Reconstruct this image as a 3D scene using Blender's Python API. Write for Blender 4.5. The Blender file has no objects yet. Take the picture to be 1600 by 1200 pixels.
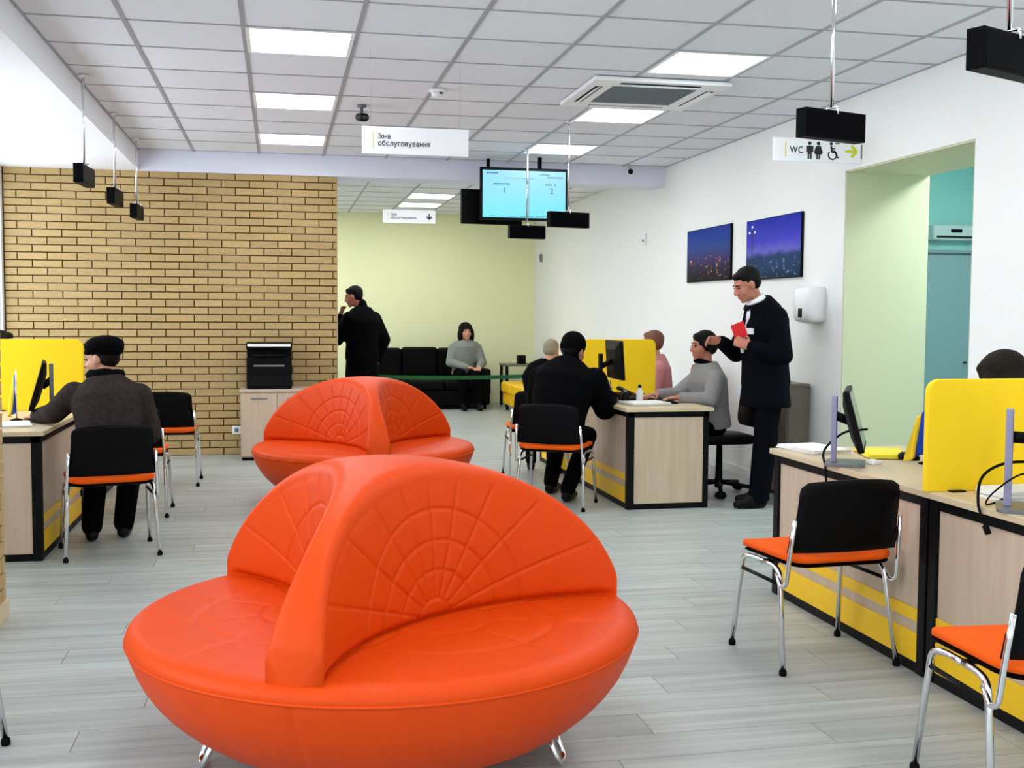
import bpy, bmesh, math, random
import numpy as np
from mathutils import Vector, Matrix
random.seed(7)
C = bpy.context.scene.collection
SC = bpy.context.scene
PI = math.pi

# ------------------------------------------------------------------ camera
YAW, PIT, ROLL, FPX, CAMH = .2039, .0617, -.0059, 1762.3, 1.365
r0 = Vector((math.cos(YAW), -math.sin(YAW), 0))
u0 = Vector((math.sin(YAW)*math.sin(PIT), math.cos(YAW)*math.sin(PIT), math.cos(PIT)))
fw = Vector((math.sin(YAW)*math.cos(PIT), math.cos(YAW)*math.cos(PIT), -math.sin(PIT)))
rr = r0*math.cos(ROLL) - u0*math.sin(ROLL)
uu = r0*math.sin(ROLL) + u0*math.cos(ROLL)
cam = bpy.data.cameras.new('camera')
camo = bpy.data.objects.new('camera', cam); C.objects.link(camo)
camo.matrix_world = Matrix(((rr.x, uu.x, -fw.x, 0), (rr.y, uu.y, -fw.y, 0), (rr.z, uu.z, -fw.z, CAMH), (0, 0, 0, 1)))
cam.sensor_fit = 'HORIZONTAL'; cam.sensor_width = 36; cam.lens = FPX/1600*36
cam.clip_start = .05; cam.clip_end = 100
SC.camera = camo
# ------------------------------------------------------------------ world, light levels, exposure
w = bpy.data.worlds.new('sky'); SC.world = w; w.use_nodes = True
w.node_tree.nodes['Background'].inputs[0].default_value = (.80, .89, 1, 1)
w.node_tree.nodes['Background'].inputs[1].default_value = 1.5
LAMP = 11.0          # ceiling panel emission
DAY = 34.0           # watts per window of daylight
def area(name, loc, rot, sx, sy, power, col):
    l = bpy.data.lights.new(name, 'AREA'); l.shape = 'RECTANGLE'; l.size = sx; l.size_y = sy
    l.energy = power; l.color = col
    o = bpy.data.objects.new(name, l); C.objects.link(o); o.location = loc; o.rotation_euler = rot
    return o
for yy in (.2, 2.9, 7.3, 9.75):
    area('window_daylight', (-2.62, yy, 1.7), (0, -PI/2, 0), 1.75, 2.2, DAY, (.82, .90, 1))
for xx in (-1.2, 1.6):
    area('window_daylight', (xx, -3.1, 1.5), (PI/2, 0, 0), 2.3, 2.2, DAY*.5, (.85, .92, 1))
vs = SC.view_settings
vs.view_transform = 'Standard'; vs.look = 'None'; vs.gamma = 1; vs.use_curve_mapping = False
vs.exposure = 0.36
SC.cycles.use_denoising = True; SC.cycles.use_adaptive_sampling = True; SC.cycles.adaptive_threshold = .03
SC.cycles.max_bounces = 6; SC.cycles.glossy_bounces = 3; SC.cycles.transmission_bounces = 3

# ------------------------------------------------------------------ materials
def S(r, g, b):
    f = lambda c: (c/255/12.92) if c <= 10 else ((c/255+.055)/1.055)**2.4
    return (f(r), f(g), f(b), 1)
MATS = {}
def mat(name, col, rough=.5, metal=0, spec=.5, coat=0, emit=None, es=0, noise=None, bump=None, rnd=0, sheen=0):
    """noise=(scale xyz, amount, colour2)   bump=(scale, strength)"""
    m = bpy.data.materials.new(name); m.use_nodes = True; nt = m.node_tree; N = nt.nodes; L = nt.links
    p = N['Principled BSDF']
    p.inputs['Base Color'].default_value = col; p.inputs['Roughness'].default_value = rough
    p.inputs['Metallic'].default_value = metal; p.inputs['Specular IOR Level'].default_value = spec
    p.inputs['Coat Weight'].default_value = coat
    if sheen: p.inputs['Sheen Weight'].default_value = sheen
    if emit: p.inputs['Emission Color'].default_value = emit; p.inputs['Emission Strength'].default_value = es
    tc = N.new('ShaderNodeTexCoord')
    out = None
    if noise:
        mp = N.new('ShaderNodeMapping'); mp.inputs['Scale'].default_value = noise[0]; L.new(tc.outputs['Object'], mp.inputs[0])
        if rnd:
            oi = N.new('ShaderNodeObjectInfo'); ml = N.new('ShaderNodeMath'); ml.operation = 'MULTIPLY'; ml.inputs[1].default_value = 37
            L.new(oi.outputs['Random'], ml.inputs[0]); cx = N.new('ShaderNodeCombineXYZ')
            for i in range(3): L.new(ml.outputs[0], cx.inputs[i])
            L.new(cx.outputs[0], mp.inputs['Location'])
        nz = N.new('ShaderNodeTexNoise'); nz.inputs['Scale'].default_value = 1; nz.inputs['Detail'].default_value = 5
        L.new(mp.outputs[0], nz.inputs['Vector'])
        cr = N.new('ShaderNodeMapRange'); cr.inputs[1].default_value = .3; cr.inputs[2].default_value = .7
        cr.inputs[3].default_value = 0; cr.inputs[4].default_value = noise[1]; L.new(nz.outputs['Fac'], cr.inputs[0])
        mx = N.new('ShaderNodeMix'); mx.data_type = 'RGBA'; mx.inputs[6].default_value = col; mx.inputs[7].default_value = noise[2]
        L.new(cr.outputs[0], mx.inputs[0]); out = mx.outputs[2]
    if rnd:
        oi = N.new('ShaderNodeObjectInfo'); mr = N.new('ShaderNodeMapRange')
        mr.inputs[3].default_value = 1-rnd; mr.inputs[4].default_value = 1+rnd*.6; L.new(oi.outputs['Random'], mr.inputs[0])
        hs = N.new('ShaderNodeHueSaturation'); L.new(mr.outputs[0], hs.inputs['Value'])
        if out: L.new(out, hs.inputs['Color'])
        else: hs.inputs['Color'].default_value = col
        out = hs.outputs[0]
    if out: L.new(out, p.inputs['Base Color'])
    if bump:
        nb = N.new('ShaderNodeTexNoise'); nb.inputs['Scale'].default_value = bump[0]; nb.inputs['Detail'].default_value = 3
        L.new(tc.outputs['Object'], nb.inputs['Vector'])
        bp = N.new('ShaderNodeBump'); bp.inputs['Strength'].default_value = bump[1]; bp.inputs['Distance'].default_value = .01
        L.new(nb.outputs['Fac'], bp.inputs['Height']); L.new(bp.outputs[0], p.inputs['Normal'])
    MATS[name] = m
    return m
M = {}
M['wall'] = mat('wall_paint', S(240, 241, 238), .75, bump=(60, .04))
M['wall_back'] = mat('lime_paint', S(245, 248, 200), .75, bump=(60, .04))
M['olive'] = mat('olive_paint', S(206, 204, 172), .7, bump=(60, .04))
M['teal'] = mat('teal_paint', S(190, 240, 236), .7, bump=(60, .04))
M['beam'] = mat('beam_paint', S(225, 226, 238), .75, bump=(60, .03))
M['soffit'] = mat('soffit_paint', S(246, 247, 252), .75)
M['tile'] = mat('ceiling_tile', S(236, 239, 246), .9, noise=((90, 90, 90), .25, S(210, 213, 222)), bump=(240, .2), rnd=.03)
M['tbar'] = mat('tbar_metal', S(165, 168, 176), .5, .2)
M['ceil'] = mat('ceiling_back', S(200, 200, 200), .9)
M['mortar'] = mat('mortar', S(92, 70, 38), .95, bump=(120, .3))
M['brick'] = mat('tan_brick', S(188, 161, 110), .85, noise=((30, 30, 60), .5, S(168, 139, 86)), bump=(140, .35), rnd=.10)
M['plank'] = mat('laminate_plank', S(186, 191, 186), .36, noise=((1.2, 22, 22), .85, S(146, 151, 147)), rnd=.07)
M['floorx'] = mat('laminate_floor', S(186, 191, 186), .36, noise=((1.2, 22, 22), .85, S(146, 151, 147)))
M['leather'] = mat('orange_leather', S(218, 70, 5), .46, spec=.16, noise=((14, 14, 14), .3, S(208, 61, 4)), bump=(260, .10))
M['chrome'] = mat('chrome', (.82, .83, .85, 1), .14, 1)
M['black'] = mat('black_plastic', (.002, .002, .0025, 1), .5, spec=.10)
M['blackmetal'] = mat('black_metal', (.003, .003, .0035, 1), .45, spec=.12)
M['rubber'] = mat('rubber', (.003, .003, .003, 1), .7, spec=.1)
M['seat'] = mat('orange_fabric', S(240, 92, 8), .85, spec=.2, bump=(400, .2))
M['wood'] = mat('pale_ash_panel', S(205, 184, 160), .5, noise=((26, 26, 2.2), .55, S(182, 156, 132)))
M['woodtop'] = mat('pale_ash_top', S(214, 196, 162), .42, noise=((18, 2.0, 18), .5, S(190, 168, 130)))
M['yellow'] = mat('yellow_laminate', S(250, 200, 8), .45)
M['yscreen'] = mat('yellow_felt', S(252, 212, 6), .8, bump=(300, .15))
M['yedge'] = mat('yellow_edge', S(255, 226, 60), .5)
M['ysofa'] = mat('yellow_leather', S(240, 190, 10), .5, bump=(200, .1))
M['bsofa'] = mat('black_leather', (.002, .002, .002, 1), .55, spec=.08, bump=(120, .2))
M['white'] = mat('white_plastic', S(240, 242, 244), .4)
M['whitesign'] = mat('white_acrylic', S(246, 247, 250), .35)
M['paper'] = mat('paper', S(240, 240, 234), .8)
M['ypaper'] = mat('yellow_paper', S(240, 226, 60), .8)
M['signblack'] = mat('black_sign_box', (.0014, .0014, .0022, 1), .5, spec=.05)
M['ink'] = mat('ink', (.006, .006, .008, 1), .6)
M['lime'] = mat('lime_print', S(205, 214, 30), .6)
M['orangeprint'] = mat('amber_print', S(240, 200, 90), .6)
M['lilac'] = mat('silver_lilac', S(150, 148, 178), .35, .3)
M['greymetal'] = mat('grey_metal', S(120, 124, 130), .4, .5)
M['acgrille'] = mat('ac_grille', S(120, 128, 134), .6)
M['darkslot'] = mat('dark_slot', (.01, .01, .012, 1), .7)
M['green'] = mat('green_webbing', S(8, 84, 32), .7)
M['cabgrey'] = mat('slate_panel', S(120, 142, 146), .5)
M['taupe'] = mat('taupe_laminate', S(120, 112, 98), .5, noise=((20, 20, 2), .3, S(104, 96, 84)))
M['flagblue'] = mat('flag_blue', S(12, 70, 190), .7)
M['flagyellow'] = mat('flag_yellow', S(250, 214, 30), .7)
M['skin'] = mat('skin', S(206, 150, 122), .55, bump=(200, .05))
M['skin2'] = mat('skin_ruddy', S(186, 118, 96), .55, bump=(200, .05))
M['hairblack'] = mat('black_hair', (.003, .0025, .0025, 1), .6, spec=.12, noise=((60, 60, 10), .5, (.009, .007, .006, 1)), bump=(90, .5))
M['hairauburn'] = mat('auburn_hair', S(112, 62, 36), .55, noise=((60, 60, 10), .5, S(76, 40, 24)), bump=(90, .5))
M['hairgrey'] = mat('grey_hair', S(150, 140, 112), .6, noise=((60, 60, 10), .5, S(110, 100, 76)), bump=(90, .5))
M['hairbrown'] = mat('brown_hair', S(30, 24, 17), .6, spec=.1, noise=((60, 60, 10), .5, S(20, 16, 10)), bump=(90, .5))
M['coatblack'] = mat('black_cloth', (.002, .002, .0025, 1), .85, spec=.04, bump=(45, .5))
M['navy'] = mat('navy_suit', (.0022, .0026, .0055, 1), .8, spec=.05, bump=(40, .3))
M['taupecoat'] = mat('brown_grey_wool', S(58, 50, 48), .9, spec=.05, noise=((40, 40, 40), .6, S(36, 30, 29)), bump=(70, .5))
M['greyknit'] = mat('grey_knit', S(146, 144, 142), .9, noise=((50, 50, 120), .4, S(118, 116, 116)), bump=(120, .4))
M['pink'] = mat('pink_knit', S(196, 128, 132), .9, bump=(120, .4))
M['scarf'] = mat('sage_grey_knit', S(140, 146, 140), .9, noise=((50, 50, 50), .5, S(100, 108, 102)), bump=(90, .5))
M['shirt'] = mat('white_shirt', S(244, 246, 250), .7)
M['red'] = mat('red_card', S(222, 12, 24), .5)
M['redseat'] = mat('dark_red_fabric', S(150, 36, 40), .8)
M['shoe'] = mat('black_leather_shoe', (.003, .003, .003, 1), .45, spec=.15)
M['eye'] = mat('eye_dark', (.01, .008, .006, 1), .2)
M['lip'] = mat('lip', S(165, 86, 80), .5)
M['lamp'] = mat('lamp_diffuser', (.9, .9, .9, 1), .5, emit=(.97, .99, 1, 1), es=LAMP)
M['glassgreen'] = mat('display_glass', (.012, .014, .016, 1), .12, spec=.6)
def clear_glass():
    m = bpy.data.materials.new('window_glass'); m.use_nodes = True; nt = m.node_tree
    nt.nodes.clear(); o = nt.nodes.new('ShaderNodeOutputMaterial'); t = nt.nodes.new('ShaderNodeBsdfTransparent')
    g = nt.nodes.new('ShaderNodeBsdfGlossy'); g.inputs['Roughness'].default_value = .02
    mx = nt.nodes.new('ShaderNodeMixShader'); mx.inputs[0].default_value = .06
    nt.links.new(t.outputs[0], mx.inputs[1]); nt.links.new(g.outputs[0], mx.inputs[2]); nt.links.new(mx.outputs[0], o.inputs[0])
    return m
M['glass'] = clear_glass()
def screen_mat():
    m = mat('screen_blue', (.02, .02, .02, 1), .3)
    nt = m.node_tree; N = nt.nodes; p = N['Principled BSDF']
    tc = N.new('ShaderNodeTexCoord'); sp = N.new('ShaderNodeSeparateXYZ'); nt.links.new(tc.outputs['Generated'], sp.inputs[0])
    cr = N.new('ShaderNodeValToRGB'); cr.color_ramp.elements[0].color = S(110, 225, 248); cr.color_ramp.elements[1].color = S(150, 216, 250)
    nt.links.new(sp.outputs[2], cr.inputs[0]); nt.links.new(cr.outputs[0], p.inputs['Emission Color']); p.inputs['Emission Strength'].default_value = .85
    return m
M['screen'] = screen_mat()
M['screenink'] = mat('screen_text', (.01, .02, .03, 1), .5, emit=S(50, 110, 140), es=.8)
def picture_mat(name, stops, light_lo, light_hi, light_col, thr):
    """a printed canvas: vertical colour bands, and clusters of warm or pale lights between two heights"""
    m = mat(name, (0, 0, 0, 1), .5, spec=.06); nt = m.node_tree; N = nt.nodes; L = nt.links; p = N['Principled BSDF']
    tc = N.new('ShaderNodeTexCoord'); sp = N.new('ShaderNodeSeparateXYZ'); L.new(tc.outputs['Generated'], sp.inputs[0])
    nz = N.new('ShaderNodeTexNoise'); nz.inputs['Scale'].default_value = 7; nz.inputs['Detail'].default_value = 6; L.new(tc.outputs['Generated'], nz.inputs['Vector'])
    ad = N.new('ShaderNodeMath'); ad.operation = 'MULTIPLY_ADD'; ad.inputs[1].default_value = .16; L.new(nz.outputs['Fac'], ad.inputs[0])
    sb = N.new('ShaderNodeMath'); sb.operation = 'SUBTRACT'; sb.inputs[1].default_value = .08; L.new(sp.outputs[2], sb.inputs[0]); L.new(sb.outputs[0], ad.inputs[2])
    cr = N.new('ShaderNodeValToRGB'); e = cr.color_ramp.elements
    e[0].position, e[0].color = stops[0]; e[1].position, e[1].color = stops[-1]
    for pos, c in stops[1:-1]:
        x = e.new(pos); x.color = c
    L.new(ad.outputs[0], cr.inputs[0])
    vo = N.new('ShaderNodeTexNoise'); vo.inputs['Scale'].default_value = 16; vo.inputs['Detail'].default_value = 4; L.new(tc.outputs['Generated'], vo.inputs['Vector'])
    mr = N.new('ShaderNodeMapRange'); mr.inputs[1].default_value = thr; mr.inputs[2].default_value = thr+.1; L.new(vo.outputs['Fac'], mr.inputs[0])
    a = N.new('ShaderNodeMapRange'); a.inputs[1].default_value = light_hi+.08; a.inputs[2].default_value = light_hi-.05; L.new(sp.outputs[2], a.inputs[0])
    b = N.new('ShaderNodeMapRange'); b.inputs[1].default_value = light_lo-.08; b.inputs[2].default_value = light_lo+.05; L.new(sp.outputs[2], b.inputs[0])
    m1 = N.new('ShaderNodeMath'); m1.operation = 'MULTIPLY'; L.new(a.outputs[0], m1.inputs[0]); L.new(b.outputs[0], m1.inputs[1])
    m2 = N.new('ShaderNodeMath'); m2.operation = 'MULTIPLY'; L.new(m1.outputs[0], m2.inputs[0]); L.new(mr.outputs[0], m2.inputs[1])
    mx = N.new('ShaderNodeMix'); mx.data_type = 'RGBA'; mx.inputs[7].default_value = light_col
    L.new(m2.outputs[0], mx.inputs[0]); L.new(cr.outputs[0], mx.inputs[6]); L.new(mx.outputs[2], p.inputs['Base Color'])
    return m
M['pic_street'] = picture_mat('print_evening_street', [(0, S(10, 8, 14)), (.25, S(40, 34, 60)), (.45, S(60, 52, 110)), (.6, S(46, 70, 130)), (.85, S(24, 60, 150)), (1, S(20, 46, 130))], .1, .45, S(235, 165, 90), .6)
M['pic_city'] = picture_mat('print_night_city', [(0, S(20, 34, 60)), (.2, S(34, 62, 96)), (.36, S(38, 60, 100)), (.46, S(100, 100, 190)), (.62, S(70, 66, 190)), (1, S(24, 44, 160))], .05, .30, S(110, 150, 175), .58)

# ------------------------------------------------------------------ mesh helpers
class MB:
    def __init__(s): s.v = []; s.f = []; s.sm = []
    def add(s, vs, fs, smooth=False):
        o = len(s.v); s.v += [tuple(v) for v in vs]
        for f in fs: s.f.append(tuple(i+o for i in f)); s.sm.append(smooth)
        return s
    def box(s, a, b):
        x0, y0, z0 = a; x1, y1, z1 = b
        return s.add([(x0, y0, z0), (x1, y0, z0), (x1, y1, z0), (x0, y1, z0), (x0, y0, z1), (x1, y0, z1), (x1, y1, z1), (x0, y1, z1)],
                     [(0, 3, 2, 1), (4, 5, 6, 7), (0, 1, 5, 4), (1, 2, 6, 5), (2, 3, 7, 6), (3, 0, 4, 7)])
    def loft(s, rings, caps=True, smooth=True):
        n = len(rings[0]); vs = [p for r in rings for p in r]; fs = []
        for i in range(len(rings)-1):
            for j in range(n):
                k = (j+1) % n
                fs.append((i*n+j, i*n+k, (i+1)*n+k, (i+1)*n+j))
        if caps: fs.append(tuple(reversed(range(n)))); fs.append(tuple(range((len(rings)-1)*n, len(rings)*n)))
        return s.add(vs, fs, smooth)
    def tube(s, pts, r, n=10, radii=None, fillet=None, fs=5):
        pts = [Vector(p) for p in pts]
        if fillet:
            q = [pts[0]]
            for i in range(1, len(pts)-1):
                a, b, c = pts[i-1], pts[i], pts[i+1]
                d = min(fillet, (a-b).length*.49, (c-b).length*.49)
                p0 = b+(a-b).normalized()*d; p1 = b+(c-b).normalized()*d
                for k in range(fs+1):
                    t = k/fs; q.append(p0*(1-t)**2+b*2*t*(1-t)+p1*t*t)
            q.append(pts[-1]); pts = q
        rings = []; up = None
        for i, p in enumerate(pts):
            d = (pts[min(i+1, len(pts)-1)]-pts[max(i-1, 0)])
            if d.length < 1e-9: d = Vector((0, 0, 1))
            d.normalize()
            if up is None:
                up = Vector((0, 0, 1)) if abs(d.z) < .9 else Vector((1, 0, 0))
            x = up.cross(d)
            if x.length < 1e-6: x = Vector((1, 0, 0)).cross(d)
            x.normalize(); up = d.cross(x).normalized()
            R = radii[i] if radii else r
            rings.append([p+x*R*math.cos(2*PI*k/n)+up*R*math.sin(2*PI*k/n) for k in range(n)])
        return s.loft(rings)
    def cyl(s, c, r, z0, z1, n=20, r1=None):
        r1 = r if r1 is None else r1
        return s.loft([[(c[0]+R*math.cos(2*PI*k/n), c[1]+R*math.sin(2*PI*k/n), z) for k in range(n)] for R, z in ((r, z0), (r1, z1))], smooth=False)
    def lathe(s, c, prof, n=24, caps=True):
        return s.loft([[(c[0]+r*math.cos(2*PI*k/n), c[1]+r*math.sin(2*PI*k/n), c[2]+z) for k in range(n)] for r, z in prof], caps)
    def capsule(s, a, b, ra, rb, n=12, m=4):
        a, b = Vector(a), Vector(b); d = b-a
        d = d.normalized() if d.length > 1e-9 else Vector((0, 0, 1))
        x = d.orthogonal().normalized(); y = d.cross(x)
        rings = []
        for i in range(m+1):
            t = -PI/2+PI/2*i/m*.98+.02
            rings.append([a+d*ra*math.sin(t)+(x*math.cos(2*PI*k/n)+y*math.sin(2*PI*k/n))*ra*math.cos(t) for k in range(n)])
        for i in range(m+1):
            t = PI/2*i/m*.98
            rings.append([b+d*rb*math.sin(t)+(x*math.cos(2*PI*k/n)+y*math.sin(2*PI*k/n))*rb*math.cos(t) for k in range(n)])
        return s.loft(rings)
    def ell(s, c, ax, ay, az, n=14, m=8):
        """ellipsoid from a centre and three radius vectors"""
        c, ax, ay, az = map(Vector, (c, ax, ay, az))
        if ax.cross(ay).dot(az) < 0: ax = -ax
        rings = []
        for i in range(m+1):
            t = -PI/2*.98+PI*.98*i/m
            rings.append([c+az*math.sin(t)+(ax*math.cos(2*PI*k/n)+ay*math.sin(2*PI*k/n))*math.cos(t) for k in range(n)])
        return s.loft(rings)
    def prism(s, poly, d):
        """poly: 3D points of a planar outline, d: extrusion vector"""
        d = Vector(d); p = [Vector(q) for q in poly]; n = len(p)
        fs = [tuple(range(n)), tuple(reversed(range(n, 2*n)))]+[(i, i+n, (i+1) % n+n, (i+1) % n) for i in range(n)]
        return s.add(p+[q+d for q in p], fs)
    def mesh(s, name, smooth=None):
        me = bpy.data.meshes.new(name); me.from_pydata(s.v, [], s.f); me.update()
        me.polygons.foreach_set('use_smooth', [True]*len(s.f) if smooth else s.sm)
        bm = bmesh.new(); bm.from_mesh(me); bmesh.ops.recalc_face_normals(bm, faces=bm.faces); bm.to_mesh(me); bm.free()
        return me
def ob(name, me, m, parent=None, bevel=0, seg=2, loc=None):
    if isinstance(me, MB): me = me.mesh(name)
    if m is not None and not me.materials: me.materials.append(M[m] if isinstance(m, str) else m)
    o = bpy.data.objects.new(name, me); C.objects.link(o)
    if parent is not None: o.parent = parent
    if loc is not None: o.location = loc
    if bevel:
        b = o.modifiers.new('bevel', 'BEVEL'); b.width = bevel; b.segments = seg; b.limit_method = 'ANGLE'; b.angle_limit = .6
    return o
def tag(o, label, cat, group=None):
    o['label'] = label; o['category'] = cat
    if group: o['group'] = group
    return o
def thing(name, label, cat, loc=(0, 0, 0), rz=0, group=None):
    o = bpy.data.objects.new(name, None); C.objects.link(o); o.location = loc; o.rotation_euler = (0, 0, rz); o.empty_display_size = .1
    return tag(o, label, cat, group)
def struct(name, me, m, parent=None, bevel=0):
    o = ob(name, me, m, parent, bevel)
    if parent is None: o['kind'] = 'structure'
    return o
def copy_tree(o, parent=None):
    c = o.copy(); C.objects.link(c)
    if parent is not None: c.parent = parent
    for ch in o.children: copy_tree(ch, c)
    return c
def box(name, a, b, m, parent=None, bevel=.002):
    return ob(name, MB().box(a, b), m, parent, bevel)
def rrect(w, h, r, n=5, corners=(1, 1, 1, 1)):
    """rounded rectangle outline, from (0,0) to (w,h); corner order bl br tr tl"""
    out = []
    for (cx, cy, a0), on in zip(((r, r, PI), (w-r, r, 1.5*PI), (w-r, h-r, 0), (r, h-r, .5*PI)), corners):
        if not on:
            out.append((0 if cx == r else w, 0 if cy == r else h)); continue
        for k in range(n+1):
            a = a0+PI/2*k/n; out.append((cx+r*math.cos(a), cy+r*math.sin(a)))
    return out
def glyph(ch):
    """outline pieces of one letter at size 1 as a small mesh lying in xy"""
    if ch in 'ня':
        m = MB(); xh, t_ = .555, .115
        if ch == 'н':
            for x0, y0, x1, y1 in ((0, 0, t_, xh), (.36, 0, .36+t_, xh), (t_, .235, .36, .235+t_*.9)): m.box((x0, y0, -.014), (x1, y1, .014))
        else:
            m.box((.34, 0, -.014), (.34+t_, xh, .014)); m.box((.17, xh-t_*.9, -.014), (.34, xh, .014)); m.box((.17, .21, -.014), (.34, .21+t_*.9, .014))
            m.prism([(0, 0, -.014), (.10, 0, -.014), (.25, .22, -.014), (.16, .22, -.014)], (0, 0, .028))
            cy, R1 = (.21+xh)/2, (xh-.21)/2; n_ = 8
            for k in range(n_):
                a0, a1 = PI/2+PI*k/n_, PI/2+PI*(k+1)/n_; P = lambda a, r: (.17+r*math.cos(a)*.95, cy+r*math.sin(a), -.014)
                m.prism([P(a0, R1), P(a1, R1), P(a1, R1-t_*.9), P(a0, R1-t_*.9)], (0, 0, .028))
        return m.mesh('glyph')
    cu = bpy.data.curves.new('txt', 'FONT'); cu.body = ch; cu.size = 1; cu.extrude = .014; cu.resolution_u = 6; cu.offset = 0 if ch == 'З' else .016
    o = bpy.data.objects.new('txt', cu); C.objects.link(o)
    dg = bpy.context.evaluated_depsgraph_get(); me = bpy.data.meshes.new_from_object(o.evaluated_get(dg))
    bpy.data.objects.remove(o); bpy.data.curves.remove(cu)
    return me
GLYPHS = {}
def text_mesh(body, size):
    mb = MB(); x = 0
    for ch in body:
        if ch not in GLYPHS:
            g_ = glyph(ch); GLYPHS[ch] = ([tuple(v.co) for v in g_.vertices], [tuple(p.vertices) for p in g_.polygons])
        vs_, fs_ = GLYPHS[ch]; x0 = min(v[0] for v in vs_); x1 = max(v[0] for v in vs_)
        mb.add([((v[0]-x0+x)*size, v[1]*size, v[2]*.04) for v in vs_], fs_); x += x1-x0+.085
    me = bpy.data.meshes.new('lettering'); me.from_pydata(mb.v, [], mb.f); me.update()
    return me
def remesh(mb, voxel, name, smooth=4):
    me = mb.mesh(name)
    o = bpy.data.objects.new('tmp', me); C.objects.link(o)
    r = o.modifiers.new('r', 'REMESH'); r.mode = 'VOXEL'; r.voxel_size = voxel; r.use_smooth_shade = True
    if smooth:
        s = o.modifiers.new('s', 'SMOOTH'); s.iterations = smooth; s.factor = .5
    dg = bpy.context.evaluated_depsgraph_get(); out = bpy.data.meshes.new_from_object(o.evaluated_get(dg)); out.name = name
    bpy.data.objects.remove(o); bpy.data.meshes.remove(me)
    out.polygons.foreach_set('use_smooth', [True]*len(out.polygons))
    return out
def V(*a): return Vector(a)

# ================================================================== the setting
XL, XR, YB, YN = -2.47, 3.88, 17.1, -3.0       # left wall, right wall, far wall, wall behind the camera
ZC, ZS, YW = 2.871, 2.685, 11.13               # ceiling, soffit, brick wall
GX, GY, T = -.774, 6.209, .6                   # ceiling grid
# floor: a slab, sunk where single planks lie on it
PY0, PY1, PW, PL = 2.5, 11.125, .1875, 1.285
f = MB().box((XL-.2, YN-.2, -.12), (6.4, YB+.2, -.012))
f.box((XL, YN, -.012), (XR, PY0, 0)); f.box((XL, PY1, -.012), (XR, YB, 0)); f.box((XR, PY0, -.012), (6.3, YB, 0))
floor = struct('floor', f, 'floorx')
pl_full = None
nrow = int(round((PY1-PY0)/PW)); PW = (PY1-PY0)/nrow
for i in range(nrow):
    y0 = PY0+i*PW
    off = (i*0.43 % 1)*PL
    x = XL-off
    while x < XR:
        a, b = max(x, XL), min(x+PL, XR)
        if b-a > .05:
            if b-a > PL-1e-6:
                if pl_full is None:
                    pl_full = MB().box((-PL/2+.0012, -PW/2+.0012, -.011), (PL/2-.0012, PW/2-.0012, 0)).mesh('plank'); pl_full.materials.append(M['plank'])
                me = pl_full
            else:
                me = MB().box((-(b-a)/2+.0012, -PW/2+.0012, -.011), ((b-a)/2-.0012, PW/2-.0012, 0)).mesh('plank'); me.materials.append(M['plank'])
            ob('plank', me, None, floor, loc=((a+b)/2, y0+PW/2, 0))
        x += PL
# ceiling: slab, metal grid, single tiles
c = MB().box((XL-.2, YN-.2, ZC+.03), (XR+.6, YB+.2, ZC+.12))
ceiling = struct('ceiling', c, 'ceil')
ROW0 = -2
ylim = GY+ROW0*T
g = MB()
xs = [GX+T*k for k in range(-1, 8)]
for x in xs[1:]:
    g.box((x-.012, ylim, ZC-.001), (x+.012, YW-.05, ZC+.012)); g.box((x-.012, 11.45, ZC-.001), (x+.012, YB, ZC+.012))
for r in range(ROW0, 9):
    y = GY+T*r; g.box((-1.27, y-.008, ZC), (XR, y+.008, ZC+.012))
for r in range(9):
    y = 11.8+T*r; g.box((-1.27, y-.008, ZC), (XR, y+.008, ZC+.012))
g.box((XR-.015, ylim, ZC-.001), (XR, YW-.05, ZC+.012)); g.box((-1.27, ylim, ZC-.001), (-1.255, YW-.05, ZC+.012))
ob('ceiling_grid', g, 'tbar', ceiling)
nearc = MB().box((-1.27, YN, ZC+.004), (XR, ylim, ZC+.03)); ob('ceiling_panel', nearc, 'tile', ceiling)
LIGHTS = [(1, 0), (1, 3), (1, 6), (5, 0), (5, 3), (5, 6)]
tile_me = {}
def tile(x0, x1, y0, y1):
    k = (round(x1-x0, 3), round(y1-y0, 3))
    if k not in tile_me:
        a, b = k; m_ = MB().box((-a/2+.011, -b/2+.007, .004), (a/2-.011, b/2-.007, .02)).mesh('ceiling_tile'); m_.materials.append(M['tile']); tile_me[k] = m_
    ob('ceiling_tile', tile_me[k], None, ceiling, loc=((x0+x1)/2, (y0+y1)/2, ZC))
FAR = [(4, 4), (4, 6), (3, 0), (2, 0), (4, 0), (0, 2), (0, 4), (1, 3), (1, 6), (0, 7)]  # panels out of sight behind beam and brick wall are added to brighten the room
for ci in range(-1, 8):
    x0, x1 = max(GX+T*ci, -1.27), min(GX+T*(ci+1), XR)
    for r in range(ROW0, 9):
        y0, y1 = GY+T*r, min(GY+T*(r+1), YW-.05)
        if y1-y0 < .05 or (ci, r) in LIGHTS: continue
        tile(x0, x1, y0, y1)
    for r in range(-1, 9):
        y0, y1 = max(11.8+T*r, 11.45), min(11.8+T*(r+1), YB)
        if y1-y0 < .05 or (ci, r) in FAR: continue
        tile(x0, x1, y0, y1)
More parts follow.
